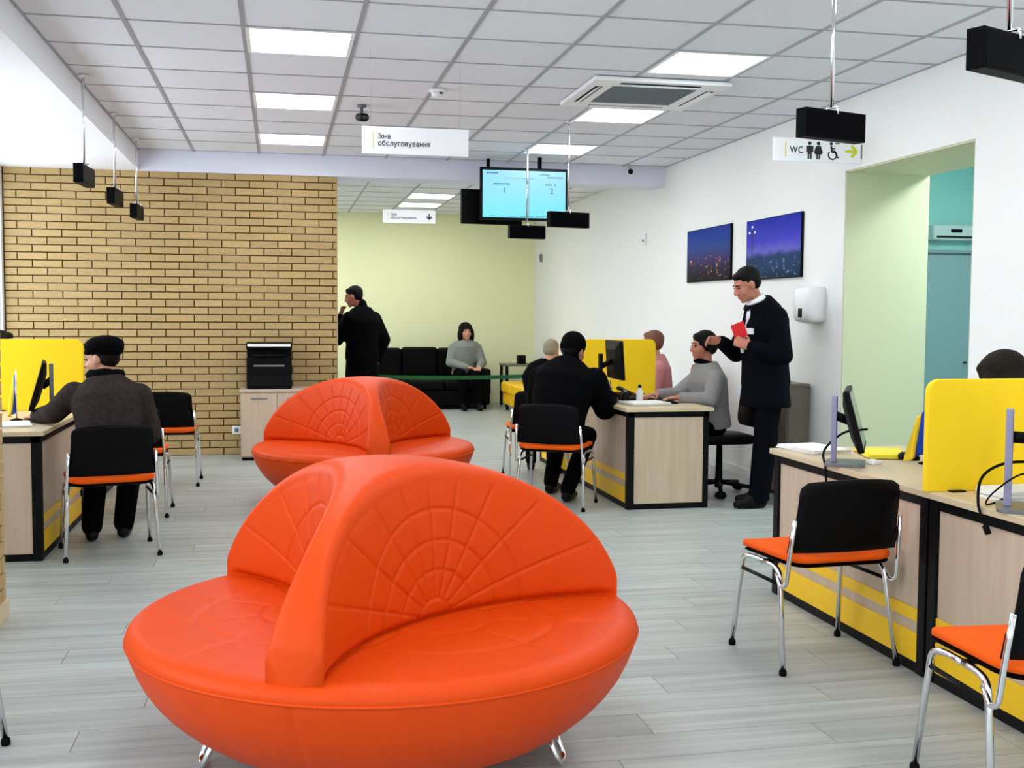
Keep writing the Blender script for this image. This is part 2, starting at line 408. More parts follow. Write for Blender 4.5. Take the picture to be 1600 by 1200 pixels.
# lit panels
def ceiling_light(x, y, label):
    t = thing('ceiling_light', label, 'ceiling light', (x+T/2, y+T/2, ZC-.004), 0, 'square ceiling lights')
    fr = MB()
    for a, b in (((-.29, -.293, 0), (.29, -.272, .03)), ((-.29, .272, 0), (.29, .293, .03)), ((-.29, -.272, 0), (-.268, .272, .03)), ((.268, -.272, 0), (.29, .272, .03))): fr.box(a, b)
    ob('frame', fr, 'white', t)
    ob('diffuser', MB().box((-.268, -.272, .004), (.268, .272, .02)), 'lamp', t)
side = {1: 'above the orange sofas', 5: 'above the right-hand desks'}
which = {0: 'nearest', 3: 'middle', 6: 'farthest'}
for ci, r in LIGHTS:
    ceiling_light(GX+T*ci, GY+T*r, 'square white ceiling light, %s of the three %s' % (which[r], side[ci]))
for ci, r in FAR:
    ceiling_light(GX+T*ci, 11.8+T*r, 'ceiling light in the lime back room, ' + {(4, 4): 'nearer of the two in view', (4, 6): 'farther of the two in view', (3, 0): 'unseen fill added behind the beam above the display', (2, 0): 'unseen fill added behind the beam by the brick wall', (4, 0): 'unseen fill added behind the beam right of the display', (0, 2): 'unseen fill added behind the brick wall, first one', (0, 4): 'unseen fill added behind the brick wall, third one', (1, 3): 'unseen fill added behind the brick wall, second one', (1, 6): 'unseen fill added behind the brick wall, fourth one', (0, 7): 'unseen fill added behind the brick wall, last one'}[(ci, r)])
for ci in (1, 5):
    for r in (-3, -6, -9, -12):
        k = ceiling_light(GX+T*ci, GY+T*r, 'ceiling light out of view, %s row back, %s' % ({-3: 'first', -6: 'second', -9: 'third', -12: 'fourth'}[r], side[ci]))
# beams and soffit
struct('trim_1', MB().box((XL, YN, ZS), (-1.27, YW, ZC+.03)), 'soffit')
struct('trim_2', MB().box((-1.27, YW-.05, ZS-.005), (XR, 11.45, ZC+.03)), 'beam')
# walls
struct('wall_inner', MB().box((-1.45, YW+.2, 0), (-1.27, YB, ZC+.03)), 'wall')
struct('wall_back', MB().box((-3, YB, 0), (XR+.6, YB+.2, ZC+.03)), 'wall_back')
D0, D1, DZ, WT = 5.81, 7.315, 2.376, .645
wr = MB().box((XR, YN, 0), (XR+WT, D0, ZC+.03)); wr.box((XR, D1, 0), (XR+WT, YB, ZC+.03)); wr.box((XR, D0, DZ), (XR+WT, D1, ZC+.03))
struct('wall_right', wr, 'wall')
dl = MB().box((XR+.004, D1-.012, 0), (XR+WT, D1-.001, DZ)); dl.box((XR+.004, D0+.001, 0), (XR+WT, D0+.012, DZ)); dl.box((XR+.004, D0, DZ-.012), (XR+WT, D1, DZ-.001))
struct('door_1', dl, 'olive')
# corridor behind the doorway
cw = MB().box((XR+WT, 9.3, 0), (6.3, 9.4, ZC)); cw.box((6.2, 4.4, 0), (6.3, 9.3, ZC)); cw.box((XR+WT, 4.3, 0), (6.3, 4.4, ZC)); cw.box((XR+WT, 4.3, ZC), (6.3, 9.4, ZC+.1))
struct('wall_corridor', cw, 'teal')
t = thing('corridor_light', 'ceiling lamp in the corridor behind the doorway', 'ceiling light', (5.3, 6.6, ZC-.05))
ob('frame', MB().box((-.31, -.31, .01), (.31, .31, .05)), 'white', t); ob('diffuser', MB().box((-.29, -.29, 0), (.29, .29, .02)), mat('corridor_lamp', (.9, .9, .9, 1), .5, emit=(.9, 1, 1, 1), es=40), t)
# left wall with windows, wall behind the camera with shop windows
def wall_with_holes(axis, pos, thick, lo, hi, holes, ztop):
    m = MB(); edges = sorted(holes)
    def B(a0, a1, z0, z1):
        if axis == 'x': m.box((min(pos, pos+thick), a0, z0), (max(pos, pos+thick), a1, z1))
        else: m.box((a0, min(pos, pos+thick), z0), (a1, max(pos, pos+thick), z1))
    cur = lo
    for a0, a1, z0, z1 in edges:
        B(cur, a0, 0, ztop); B(a0, a1, 0, z0); B(a0, a1, z1, ztop); cur = a1
    B(cur, hi, 0, ztop); return m
LW = [(-1.0, 1.4, .75, 2.6), (1.7, 4.1, .75, 2.6), (6.1, 8.5, .75, 2.6), (8.8, 11.05, .75, 2.6)]
struct('wall_left', wall_with_holes('x', XL, -.25, YN, 11.3, LW, ZS), 'wall')
BW = [(-2.2, -.1, .3, 2.6), (.6, 2.7, .3, 2.6)]
struct('wall_front', wall_with_holes('y', YN, -.25, XL-.25, XR+WT, BW, ZC+.03), 'wall')
def window(n, axis, pos, a0, a1, z0, z1):
    f = MB(); e = .05
    def B(p, q, r, s, m=f, d=.03):
        if axis == 'x': m.box((pos-d, p, r), (pos+d, q, s))
        else: m.box((p, pos-d, r), (q, pos+d, s))
    B(a0, a1, z0, z0+e); B(a0, a1, z1-e, z1); B(a0, a0+e, z0+e, z1-e); B(a1-e, a1, z0+e, z1-e); B((a0+a1)/2-e/2, (a0+a1)/2+e/2, z0+e, z1-e)
    o = struct('window_%d' % n, f, 'white')
    for p, q in ((a0+e, (a0+a1)/2-e/2), ((a0+a1)/2+e/2, a1-e)):
        g = MB(); B(p, q, z0+e, z1-e, g, .003); ob('pane', g, 'glass', o)
n = 1
for a0, a1, z0, z1 in LW: window(n, 'x', XL-.06, a0, a1, z0, z1); n += 1
for a0, a1, z0, z1 in BW: window(n, 'y', YN-.06, a0, a1, z0, z1); n += 1
# brick wall: mortar slab and single bricks
BX0, BX1 = -2.455, .56
wb = struct('wall_brick', MB().box((XL, YW, 0), (BX1-.004, YW+.22, ZS)), 'mortar')
BP, BH, MJ = .2606, .0708, .011
bricks = []
rows = int(ZS/BH)+1
for r in range(rows):
    z1 = ZS-r*BH; z0 = z1-BH+MJ
    if z1 < .03: break
    z0 = max(z0, .005)
    x = BX0-(.15 if r % 2 else .02)
    while x < BX1:
        a, b = max(x, BX0), min(x+BP-MJ, BX1)
        if b-a > .02: bricks.append((r, a, b, z0, z1))
        x += BP
full_me = {}
single = [q for q in bricks if q[2]-q[1] > .06][:300]
sset = set(single)
rest = MB()
for q in bricks:
    r, a, b, z0, z1 = q
    d = .010+.004*random.random()
    if q in sset:
        k = (round(b-a, 3), round(z1-z0, 3))
        if k not in full_me:
            m_ = MB().box((-(b-a)/2, -.014, -(z1-z0)/2), ((b-a)/2, .02, (z1-z0)/2)).mesh('brick'); m_.materials.append(M['brick']); full_me[k] = m_
        ob('brick', full_me[k], None, wb, loc=((a+b)/2, YW+.004-d*.3, (z0+z1)/2))
    else:
        rest.box((a, YW-d, z0), (b, YW+.02, z1))
o = ob('brickwork', rest, 'brick', wb); o['kind'] = 'stuff'
# end of the brick wall is plastered white
ob('wall_end', MB().box((BX1-.004, YW+.012, 0), (BX1+.004, YW+.23, ZS)), 'beam', wb)
# brick pillar at the left edge of the picture
PX1, PYF = -1.2, 5.315
pil = struct('wall_pillar', MB().box((PX1-.45, 4.9, 0), (PX1-.012, PYF-.012, ZS)), 'mortar')
pb = MB()
for r in range(rows):
    z1 = ZS-r*BH; z0 = max(z1-BH+MJ, .09)
    if z1 < .1: break
    for k, (a, b) in enumerate(((4.9, 5.1), (5.111, PYF)) if r % 2 else ((4.9, 5.0), (5.011, 5.24), (5.251, PYF))):
        pb.box((PX1-.05, a, z0), (PX1, b, z1))
    for a, b in (((PX1-.45, PX1-.25), (PX1-.239, PX1-.061)) if r % 2 else ((PX1-.45, PX1-.31), (PX1-.299, PX1-.061))):
        pb.box((a, PYF-.04, z0), (b, PYF, z1)); pb.box((a, 4.89, z0), (b, 4.92, z1))
o = ob('brickwork', pb, 'brick', pil); o['kind'] = 'stuff'
struct('baseboard_pillar', MB().box((PX1-.46, 4.88, 0), (PX1+.012, PYF+.012, .085)), 'woodtop', bevel=.003)
bb = MB().box((XR-.012, D1, 0), (XR, YB, .07)); bb.box((XR-.012, YN, 0), (XR, D0, .07))
struct('baseboard_right', bb, 'wall')

# ================================================================== round orange sofas with a three-armed back
SZ = .44
TB = .215
RA = .760
_ax, _ay = RA*math.cos(math.radians(54.1)), RA*math.sin(math.radians(54.1))
DC = (TB*TB-(_ax*_ax+_ay*_ay))/(2*TB-2*_ax); RB = DC-TB
PSI = math.asin(_ay/RB)
HD = .475
def dome(r): return SZ+HD*max(0, 1-(min(r, .776)/.776)**2)**.54
ARCS = (.065, .15, .24, .335)
RADS = [math.radians(a) for a in (17, 38, 57, 74, 90, 106, 123, 142, 163)]
def groove(d, w): return np.exp(-(d/w)**2)
def build_sofa():
    ns, nv = 170, 112
    mb = MB()
    for bay in range(3):
        th = math.radians(60+120*bay); ct, st = math.cos(th), math.sin(th)
        for sgn in (1, -1):
            rows_ = []
            for i in range(ns+1):
                s = i/ns; psi = PSI*s
                B = V(DC-RB*math.cos(psi), sgn*RB*math.sin(psi), SZ-.03)
                lean = .034*(1-s**2)
                Tt = V(DC-(RB+lean)*math.cos(psi), sgn*(RB+lean)*math.sin(psi), 0)
                rt = math.hypot(Tt.x, Tt.y)
                if rt > RA+.004: Tt.x *= (RA+.004)/rt; Tt.y *= (RA+.004)/rt; rt = RA+.004
                Tt.z = dome(rt)
                rho = (RA+.004)*s**.9
                Sp = V(rho*math.cos(PI/3), sgn*rho*math.sin(PI/3), 0); Sp.z = dome(rho)
                # keep the spine beyond the face edge
                fvec = Tt-B; fl = fvec.length
                d = min(.05, fl*.35); q = V(Sp.x-Tt.x, Sp.y-Tt.y, 0); ql = max(q.length, 1e-6); d2 = min(.05, ql*.6)
                Fc = B+fvec*(1-d/fl)
                tx = Tt.x+q.x/ql*d2; ty = Tt.y+q.y/ql*d2; Tc = V(tx, ty, dome(math.hypot(tx, ty)))
                col = []
                inward = V(DC-B.x, -B.y, 0).normalized()
                for j in range(nv+1):
                    v = j/nv; p = B+(Fc-B)*v
                    u_ = RB*psi*sgn; h_ = (p-B).length-.03
                    rr_ = math.hypot(u_, h_); al = math.atan2(h_, u_)
                    g_ = 0
                    for a in ARCS: g_ += math.exp(-((rr_-a)/.0050)**2)
                    if rr_ > ARCS[0] and h_ > 0:
                        dm = min(abs(rr_*math.sin(al-b)) if abs(al-b) < 1 else 9 for b in RADS)
                        g_ += math.exp(-(dm/.0050)**2)
                    fade = min(1, (1-s)*9) if True else 1
                    bulge = .014*math.sin(PI*min(1, v*1.0))**.7*(1-s**4)-.020*math.exp(-(h_/.016)**2)*min(1, (1-s)*12)
                    p = p+inward*(bulge-.0050*min(g_, 1.2)*fade)
                    col.append(p)
                for k in range(1, 9):
                    t_ = k/8; col.append(Fc*(1-t_)**2+Tt*2*t_*(1-t_)+Tc*t_*t_)
                for k in range(1, 9):
                    t_ = k/8; x_, y_ = Tc.x+(Sp.x-Tc.x)*t_, Tc.y+(Sp.y-Tc.y)*t_; col.append(V(x_, y_, dome(math.hypot(x_, y_))))
                rows_.append([V(p.x*ct-p.y*st, p.x*st+p.y*ct, p.z) for p in col])
            n_ = len(rows_[0]); vs = [p for r_ in rows_ for p in r_]
            fs = [(i*n_+j, i*n_+j+1, (i+1)*n_+j+1, (i+1)*n_+j) for i in range(ns) for j in range(n_-1)]
            mb.add(vs, fs, True)
            # end of the arm
            last = rows_[-1]; a_ = th+sgn*PI/3
            cap = last+[V((RA+.004)*math.cos(a_), (RA+.004)*math.sin(a_), SZ-.03)]
            mb.add(cap, [(k, k+1, len(cap)-1) for k in range(len(cap)-2)], True)
    me = mb.mesh('backrest'); bm = bmesh.new(); bm.from_mesh(me); bmesh.ops.remove_doubles(bm, verts=bm.verts, dist=.0006)
    bmesh.ops.recalc_face_normals(bm, faces=bm.faces); bm.to_mesh(me); bm.free()
    me.polygons.foreach_set('use_smooth', [True]*len(me.polygons))
    # seat: a disc with quilting, rolled rim
    def polar(prof, nth, disp):
        vs = []; fs = []
        for i, (r, z) in enumerate(prof):
            for k in range(nth):
                a = 2*PI*k/nth; dr, dz = disp(r, z, a); vs.append(((r+dr)*math.cos(a), (r+dr)*math.sin(a), z+dz))
        for i in range(len(prof)-1):
            for k in range(nth):
                k2 = (k+1) % nth; fs.append((i*nth+k, i*nth+k2, (i+1)*nth+k2, (i+1)*nth+k))
        return vs, fs
    prof = [(.004+.73*i/90, SZ+.004-.006*(i/90)**3) for i in range(91)]
    for k in range(1, 13):
        a = PI/2*k/12*1.15; prof.append((.734+.054*math.sin(a), SZ-.002-.040*(1-math.cos(a))))
    def dseat(r, z, a):
        if r > .76: return 0, 0
        bay = int((a % (2*PI))//(2*PI/3)); aa = a-math.radians(60+120*bay)
        x, y = r*math.cos(aa)-TB, r*math.sin(aa)
        rr_ = math.hypot(x, y); g_ = sum(math.exp(-((rr_-q)/.010)**2) for q in (.17, .36))
        if x > 0 and rr_ > .17:
            al = math.atan2(y, x); g_ += math.exp(-(min(abs(rr_*math.sin(al-math.radians(b))) for b in (-78, -40, 0, 40, 78))/.010)**2)
        return 0, -.004*min(g_, 1)*min(1, (.76-r)/.05)
    vs, fs = polar(prof, 360, dseat)
    seat = MB().add(vs, fs, True).add([(0, 0, SZ+.004)]+[(.004*math.cos(2*PI*k/12), .004*math.sin(2*PI*k/12), SZ+.004) for k in range(12)], [(0, k+1, (k+1) % 12+1) for k in range(12)], True)
    # bowl under the rim
    pts = [(.787, .393), (.784, .375), (.776, .35), (.762, .315), (.742, .275), (.714, .235), (.678, .195), (.635, .157), (.585, .122), (.53, .095), (.47, .078), (.40, .072), (.05, .072)]
    fine = []
    for i in range(len(pts)-1):
        for k in range(4): t_ = k/4; fine.append((pts[i][0]*(1-t_)+pts[i+1][0]*t_, pts[i][1]*(1-t_)+pts[i+1][1]*t_))
    fine.append(pts[-1])
    def dbowl(r, z, a):
        m_ = min(abs(((a-math.radians(q)+PI) % (2*PI))-PI) for q in (0, 120, 240))
        g_ = math.exp(-(m_*r/.009)**2) if r > .3 else 0
        return -.006*g_, 0
    vs, fs = polar(fine, 420, dbowl)
    bowl = MB().add(vs, fs, True)
    welt = MB().tube([(.7875*math.cos(2*PI*k/96), .7875*math.sin(2*PI*k/96), .391) for k in range(97)], .0045, 6)
    return seat.mesh('seat'), me, bowl.mesh('base_shell'), welt.mesh('welt')
def sofa_leg(a):
    m = MB(); c_, s_ = math.cos(a), math.sin(a)
    def P(r, t, z): return (r*c_-t*s_, r*s_+t*c_, z)
    m.tube([P(.53, -.035, .11), P(.575, -.035, .0105), P(.575, .035, .0105), P(.53, .035, .11)], .0095, 10, fillet=.03)
    return m
seat_me, back_me, bowl_me, welt_me = build_sofa()
def make_sofa(loc, rz, label):
    t = thing('round_sofa', label, 'sofa', loc, rz, 'round orange sofas')
    ob('seat', seat_me, 'leather', t); ob('backrest', back_me, 'leather', t)
    b = ob('base_shell', bowl_me, 'leather', t); ob('welt', welt_me, 'leather', b)
    for k in (325, 182, 70, 255): ob('leg', sofa_leg(math.radians(k)), 'chrome', t)
make_sofa((.330, 3.525, 0), math.radians(6.8), 'large round orange leather sofa in the foreground with a three-way quilted back')
make_sofa((.595, 8.10, 0), math.radians(33), 'round orange leather sofa standing behind the foreground one, near the printer cabinet')

# ================================================================== desks
DH = .69                                      # underside of the worktops
def desk(loc, rz, L, label, group='service desks'):
    """local: front (customer side) at x=0 facing -x, length along +y, depth along +x"""
    t = thing('service_desk', label, 'desk', loc, rz, group)
    Dp = .60; P = .05
    box('front_panel', (.012, P, .04), (.03, L-P, DH-.04), 'wood', t)
    box('yellow_panel', (.006, P, .04), (.0115, L-P, .153), 'yellow', t, .001)
    box('yellow_stripe', (.006, P, .197), (.0115, L-P, .246), 'yellow', t, .001)
    for y in (0, L-P): box('post', (0, y, 0), (.05, y+P, DH), 'blackmetal', t)
    for y in (0, L-P): box('post', (Dp-.04, y, 0), (Dp, y+P, DH), 'blackmetal', t)
    box('top_rail', (.002, 0, DH-.04), (Dp, L, DH-.0005), 'blackmetal', t)
    box('plinth', (.004, P, 0), (.035, L-P, .04), 'blackmetal', t)
    for y in (.006, L-.024):
        e = box('end_panel', (.05, y, .04), (Dp-.04, y+.018, DH-.04), 'wood', t)
        box('plinth', (.05, y, 0), (Dp-.04, y+.018, .04), 'blackmetal', e)
    return t
def worktop(a, b, label):
    t = thing('worktop', label, 'worktop', ((a[0]+b[0])/2, (a[1]+b[1])/2, DH))
    hx, hy = (b[0]-a[0])/2, (b[1]-a[1])/2
    box('top_board', (-hx, -hy, 0), (hx, hy, .026), 'woodtop', t, .003)
    return t
FX = 2.38
desk((FX, 3.795, 0), 0, 1.34, 'pale wood desk with yellow foot stripes behind the nearest full orange chair')
desk((FX, 2.44, 0), 0, 1.34, 'pale wood desk with yellow foot stripes cut off by the right edge of the picture')
worktop((FX-.02, 2.42), (FX+.70, 5.15), 'long pale wood worktop on the right carrying two monitors and the yellow screen')
desk((FX, 7.51, 0), 0, 1.34, 'pale wood desk of the woman in the grey sweater, end panel facing the camera')
desk((FX, 8.87, 0), 0, 1.34, 'pale wood desk behind the yellow screen of the woman in pink')
worktop((FX-.02, 7.49), (FX+.63, 10.22), 'pale wood worktop in front of the woman in the grey sweater')
LX = -1.275
desk((LX, 7.84, 0), PI, 1.34, 'pale wood desk beside the seated woman in the black beret')
desk((LX, 9.20, 0), PI, 1.34, 'pale wood desk behind the left yellow screen')
worktop((LX-.64, 6.48), (LX+.02, 9.22), 'pale wood worktop at the left edge under the seated woman\'s hand')
WT_ = DH+.026
def yscreen(x0, x1, y, z1, label, corners=(0, 0, 1, 1)):
    t = thing('desk_screen', label, 'desk screen', ((x0+x1)/2, y, WT_), 0, 'yellow desk screens')
    W, H = x1-x0, z1-WT_
    poly = [(a-W/2, -.014, b) for a, b in rrect(W, H, .05, 6, corners)]
    ob('felt_panel', MB().prism(poly, (0, .028, 0)), 'yscreen', t, .004)
    for sx in (-W/2+.12, W/2-.12): box('foot', (sx-.03, -.04, 0), (sx+.03, .04, .006), 'blackmetal', t)
yscreen(2.345, 3.06, 3.765, 1.135, 'yellow felt desk screen between the two right-hand desks')
yscreen(2.40, 3.035, 8.86, 1.167, 'yellow felt desk screen in front of the woman in pink')
yscreen(-1.90, -1.265, 7.86, 1.185, 'yellow felt desk screen at the left behind the seated woman\'s monitor')

# ================================================================== chairs
def chair_parts():
    p = {}
    # upholstered seat, slightly dished, rounded corners
    W, D_ = .46, .44
    def pad(z0, z1, ins):
        out = rrect(W-2*ins, D_-2*ins, .07, 6)
        rings = []
        for z, k in ((z0, .012), (z0+.006, 0), (z1-.012, 0), (z1-.004, .006), (z1, .02)):
            rings.append([((x-(W-2*ins)/2)*(1-k/(W/2)), (y-(D_-2*ins)/2)*(1-k/(D_/2)), z+.012*((x-(W-2*ins)/2)/(W/2))**2-.018*max(0, (y-(D_-2*ins)/2)/(D_/2))**3) for x, y in out])
        return MB().loft(rings)
    p['seat'] = (pad(.418, .452, 0).mesh('seat'), 'seat')
    p['seat_shell'] = (pad(.402, .419, .004).mesh('seat_shell'), 'black')
    # backrest: curved plastic sheet with rounded top corners
    nx, nz = 16, 12; vs = []; fs = []
    def bp(u, v, side):
        # u -1..1, v 0..1
        hw = .222-.012*v if v > .33 else .232
        z = .468+.285*v
        if v > .85: hw -= .03*((v-.85)/.15)**2.5
        x = u*hw; y = -.222-.055*v+.030*(u*u)-.010*math.sin(PI*v)
        return (x, y-(.009 if side else 0), z-.012*(u*u)*(v > .8)*(v-.8)/.2)
    for side in (0, 1):
        for j in range(nz+1):
            for i in range(nx+1): vs.append(bp(-1+2*i/nx, j/nz, side))
    n1 = (nx+1)*(nz+1)
    for j in range(nz):
        for i in range(nx):
            a = j*(nx+1)+i; fs.append((a, a+1, a+nx+2, a+nx+1)); b = a+n1; fs.append((b, b+nx+1, b+nx+2, b+1))
    rim = [i for i in range(nx+1)]+[j*(nx+1)+nx for j in range(1, nz+1)]+[nz*(nx+1)+i for i in range(nx-1, -1, -1)]+[j*(nx+1) for j in range(nz-1, 0, -1)]
    for k in range(len(rim)):
        a, b = rim[k], rim[(k+1) % len(rim)]; fs.append((a, a+n1, b+n1, b))
    p['backrest'] = (MB().add(vs, fs, True).mesh('backrest'), 'black')
    R = .0105; legs = []
    for sx in (-1, 1):
        legs.append((MB().tube([(sx*.247, .213, .018), (sx*.228, .165, .385), (sx*.222, .10, .396), (sx*.222, .0, .396)], R, 10, fillet=.05).mesh('leg'), 'chrome', (sx*.247, .213)))
        legs.append((MB().tube([(sx*.247, -.208, .018), (sx*.228, -.135, .385), (sx*.222, -.07, .396), (sx*.222, .0, .396)], R, 10, fillet=.05).mesh('leg'), 'chrome', (sx*.247, -.208)))
    p['legs'] = legs
    p['upright'] = [(MB().tube([(sx*.236, -.125, .375), (sx*.240, -.165, .33), (sx*.240, -.205, .345), (sx*.234, -.222, .47), (sx*.226, -.240, .60)], .009, 10, fillet=.04).mesh('back_tube'), 'chrome') for sx in (-1, 1)]
    p['brace'] = [(MB().tube([(sx*.230, .17, .335), (sx*.231, -.145, .335)], .008, 8).mesh('side_brace'), 'blackmetal') for sx in (-1, 1)]
    p['cross'] = (MB().tube([(-.224, .02, .392), (.224, .02, .392)], .009, 8).mesh('cross_bar'), 'blackmetal')
    p['foot'] = (MB().lathe((0, 0, 0), [(.011, 0), (.0145, .002), (.0145, .018), (.012, .024)], 12).mesh('foot_cap'), 'rubber')
    return p
CP = chair_parts()
def chair(x, y, rz, label):
    t = thing('visitor_chair', label, 'chair', (x, y, 0), rz, 'orange and black visitor chairs')
    for k in ('seat', 'seat_shell', 'backrest'): ob(k, CP[k][0], CP[k][1], t)
    for me, m_, (fx, fy) in CP['legs']:
        l = ob('leg', me, m_, t); ob('foot_cap', CP['foot'][0], 'rubber', l, loc=(fx, fy, 0))
    for me, m_ in CP['upright']: ob('back_tube', me, m_, t)
    for me, m_ in CP['brace']: ob('side_brace', me, m_, t)
    ob('cross_bar', CP['cross'][0], 'blackmetal', t)
    return t
R_ = math.radians
chair(2.098, 4.137, R_(4), 'empty orange chair with black back in front of the right-hand counter, fully in view')
chair(2.098, 2.775, R_(-4), 'empty orange chair cut off by the lower right corner')
chair(-.952, 6.69, R_(13.5), 'orange chair carrying the woman in the black beret')
chair(-.985, 7.96, R_(0), 'orange chair mostly hidden behind the woman in the black beret')
chair(-.88, 9.33, R_(0), 'empty orange chair standing before the brick wall')
chair(-1.178, 3.723, R_(-40), 'chair at the lower left corner showing only one chrome leg')
chair(1.936, 7.786, R_(-28), 'orange chair carrying the man in the black knit cap')
chair(2.095, 9.15, R_(-4), 'orange chair behind the man in the black knit cap')
def office_chair(x, y, rz, label, mseat, zb=.95):
    t = thing('office_chair', label, 'office chair', (x, y, 0), rz, 'staff swivel chairs')
    hub = ob('base_hub', MB().lathe((0, 0, 0), [(.03, .05), (.035, .11), (.028, .12), (.022, .40)], 14), 'blackmetal', t)
    for k in range(5):
        a = 2*PI*k/5+.3; c_, s_ = math.cos(a), math.sin(a)
        l = ob('base_arm', MB().tube([(.03*c_, .03*s_, .09), (.27*c_, .27*s_, .065)], .016, 8), 'blackmetal', t)
        ob('castor', MB().capsule((.27*c_-.015*s_, .27*s_+.015*c_, .03), (.27*c_+.015*s_, .27*s_-.015*c_, .03), .029, .029), 'rubber', l)
    out = rrect(.46, .45, .1, 6)
    ob('seat', MB().loft([[((x_-.23)*k, (y_-.225)*k, z) for x_, y_ in out] for z, k in ((.40, .93), (.415, 1), (.445, 1), (.462, .94))]), mseat, t)
    out = rrect(.42, zb-.52, .09, 6)
    ob('backrest', MB().loft([[((x_-.21)*k, -.25-d-.05*(z_/.4), .52+z_) for x_, z_ in out] for d, k in ((-.03, .95), (-.02, 1), (.02, 1), (.03, .95))]), mseat, t)
    ob('back_bar', MB().tube([(0, -.08, .40), (0, -.30, .41), (0, -.32, .62)], .014, 8, fillet=.06), 'blackmetal', t)
    return t
office_chair(3.30, 8.10, R_(90), 'black swivel chair under the woman in the grey sweater', 'black', .88)
office_chair(3.33, 9.45, R_(80), 'dark red backed chair of the woman in pink', 'redseat', .93)
office_chair(3.30, 4.30, R_(90), 'black swivel chair behind the right yellow screen', 'black', .90)
office_chair(-2.08, 8.70, R_(-90), 'black swivel chair behind the left yellow screen', 'black', .90)

# ================================================================== monitors
def monitor(x, y, az, label, W=.44, H=.27, z0=.075, tilt=14, colm='lilac', depth=.075, colh=.30):
    """the display faces azimuth az (clockwise from +y)"""
    t = thing('monitor', label, 'monitor', (x, y, WT_), -R_(az), 'desk monitors')
    ta = R_(tilt)
    def P(u, v, d):  # u along width, v up the panel, d out of the display
        return (u, d*math.cos(ta)-v*math.sin(ta)+.03, z0+v*math.cos(ta)+d*math.sin(ta))
    o = rrect(W, H, .012, 3)
    pn = MB().loft([[P(u-W/2, v, d) for u, v in [((q[0]-W/2)*k+W/2, (q[1]-H/2)*k+H/2) for q in o]] for d, k in ((-.035, .55), (-.018, .96), (-.012, 1), (.008, 1))], smooth=False)
    pnl = ob('panel', pn, 'black', t)
    ob('display', MB().prism([P(u, v, .0082) for u, v in ((-W/2+.014, .02), (W/2-.014, .02), (W/2-.014, H-.014), (-W/2+.014, H-.014))], Vector(P(0, 0, .0015))-Vector(P(0, 0, 0))), 'glassgreen', pnl)
    cy = -.02-depth
    ob('stand_column', MB().box((-.03, cy-.012, .012), (.03, cy+.012, colh)), colm, t, .003)
    ob('arm', MB().tube([(0, cy, colh*.72), P(0, H*.48, -.03)], .02, 8), 'black', t)
    out = rrect(.22, .17, .03, 4)
    ob('base', MB().prism([(u-.11, v-.085+cy+.05, 0) for u, v in out], (0, 0, .012)), 'greymetal', t, .002)
    return t
monitor(2.47, 4.50, 120, 'monitor on a silver stand seen edge-on, left of the right yellow screen', tilt=15)
monitor(2.50, 3.33, 124, 'monitor on a silver stand cut off by the right edge of the picture', tilt=10, z0=.12, colh=.34)
monitor(2.45, 8.12, 92, 'black monitor between the man in the knit cap and the woman in the grey sweater', H=.29, z0=.17, tilt=4, colm='black', colh=.36)
monitor(-1.42, 7.12, -101, 'black monitor seen edge-on at the left beside the seated woman', tilt=16, H=.29, colm='greymetal', depth=.07, colh=.34)

# ================================================================== hanging signs, display, ceiling fittings
def number_sign(x, y, az, z0, label):
    """black number box on a chrome rod; long side points along azimuth az"""
    t = thing('number_sign', label, 'hanging sign', (x, y, z0), -R_(az)+PI/2, 'black number signs on chrome rods')
    b = box('sign_box', (-.175, -.03, 0), (.175, .03, .12), 'signblack', t, .003)
    for s in (-1, 1): ob('face_plate', MB().box((-.165, s*.0302-.001, .01), (.165, s*.0302+.001, .11)), 'darkglass', b)
    h = ZC-z0
    ob('rod', MB().tube([(0, 0, .135), (0, 0, h)], .0085, 10), 'chrome', t)
    ob('clamp', MB().tube([(0, -.034, .105), (0, -.034, .135), (0, .034, .135), (0, .034, .105)], .005, 8, fillet=.012), 'chrome', t)
    ob('ceiling_cup', MB().lathe((0, 0, h), [(.01, -.02), (.03, -.012), (.032, 0)], 16), 'chrome', t)
M['darkglass'] = mat('dark_glass', (.0012, .0012, .002, 1), .4, spec=.03)
number_sign(-1.215, 7.70, 3, 2.175, 'black number sign on a chrome rod, nearest of the three along the left beam')
number_sign(-1.215, 9.10, 3, 2.175, 'black number sign on a chrome rod, middle of the three along the left beam')
number_sign(-1.205, 10.36, 3, 2.175, 'black number sign on a chrome rod, farthest of the three along the left beam')
number_sign(2.224, 8.62, 76, 2.045, 'black number sign on a chrome rod just right of the blue display')
number_sign(2.24, 10.20, 82, 2.06, 'black number sign on a chrome rod hanging below the blue display')
number_sign(2.285, 4.44, 71, 2.105, 'black number sign on a chrome rod above the white toilet sign')
number_sign(2.145, 3.06, 66, 2.085, 'black number sign on a chrome rod cut off by the upper right edge')

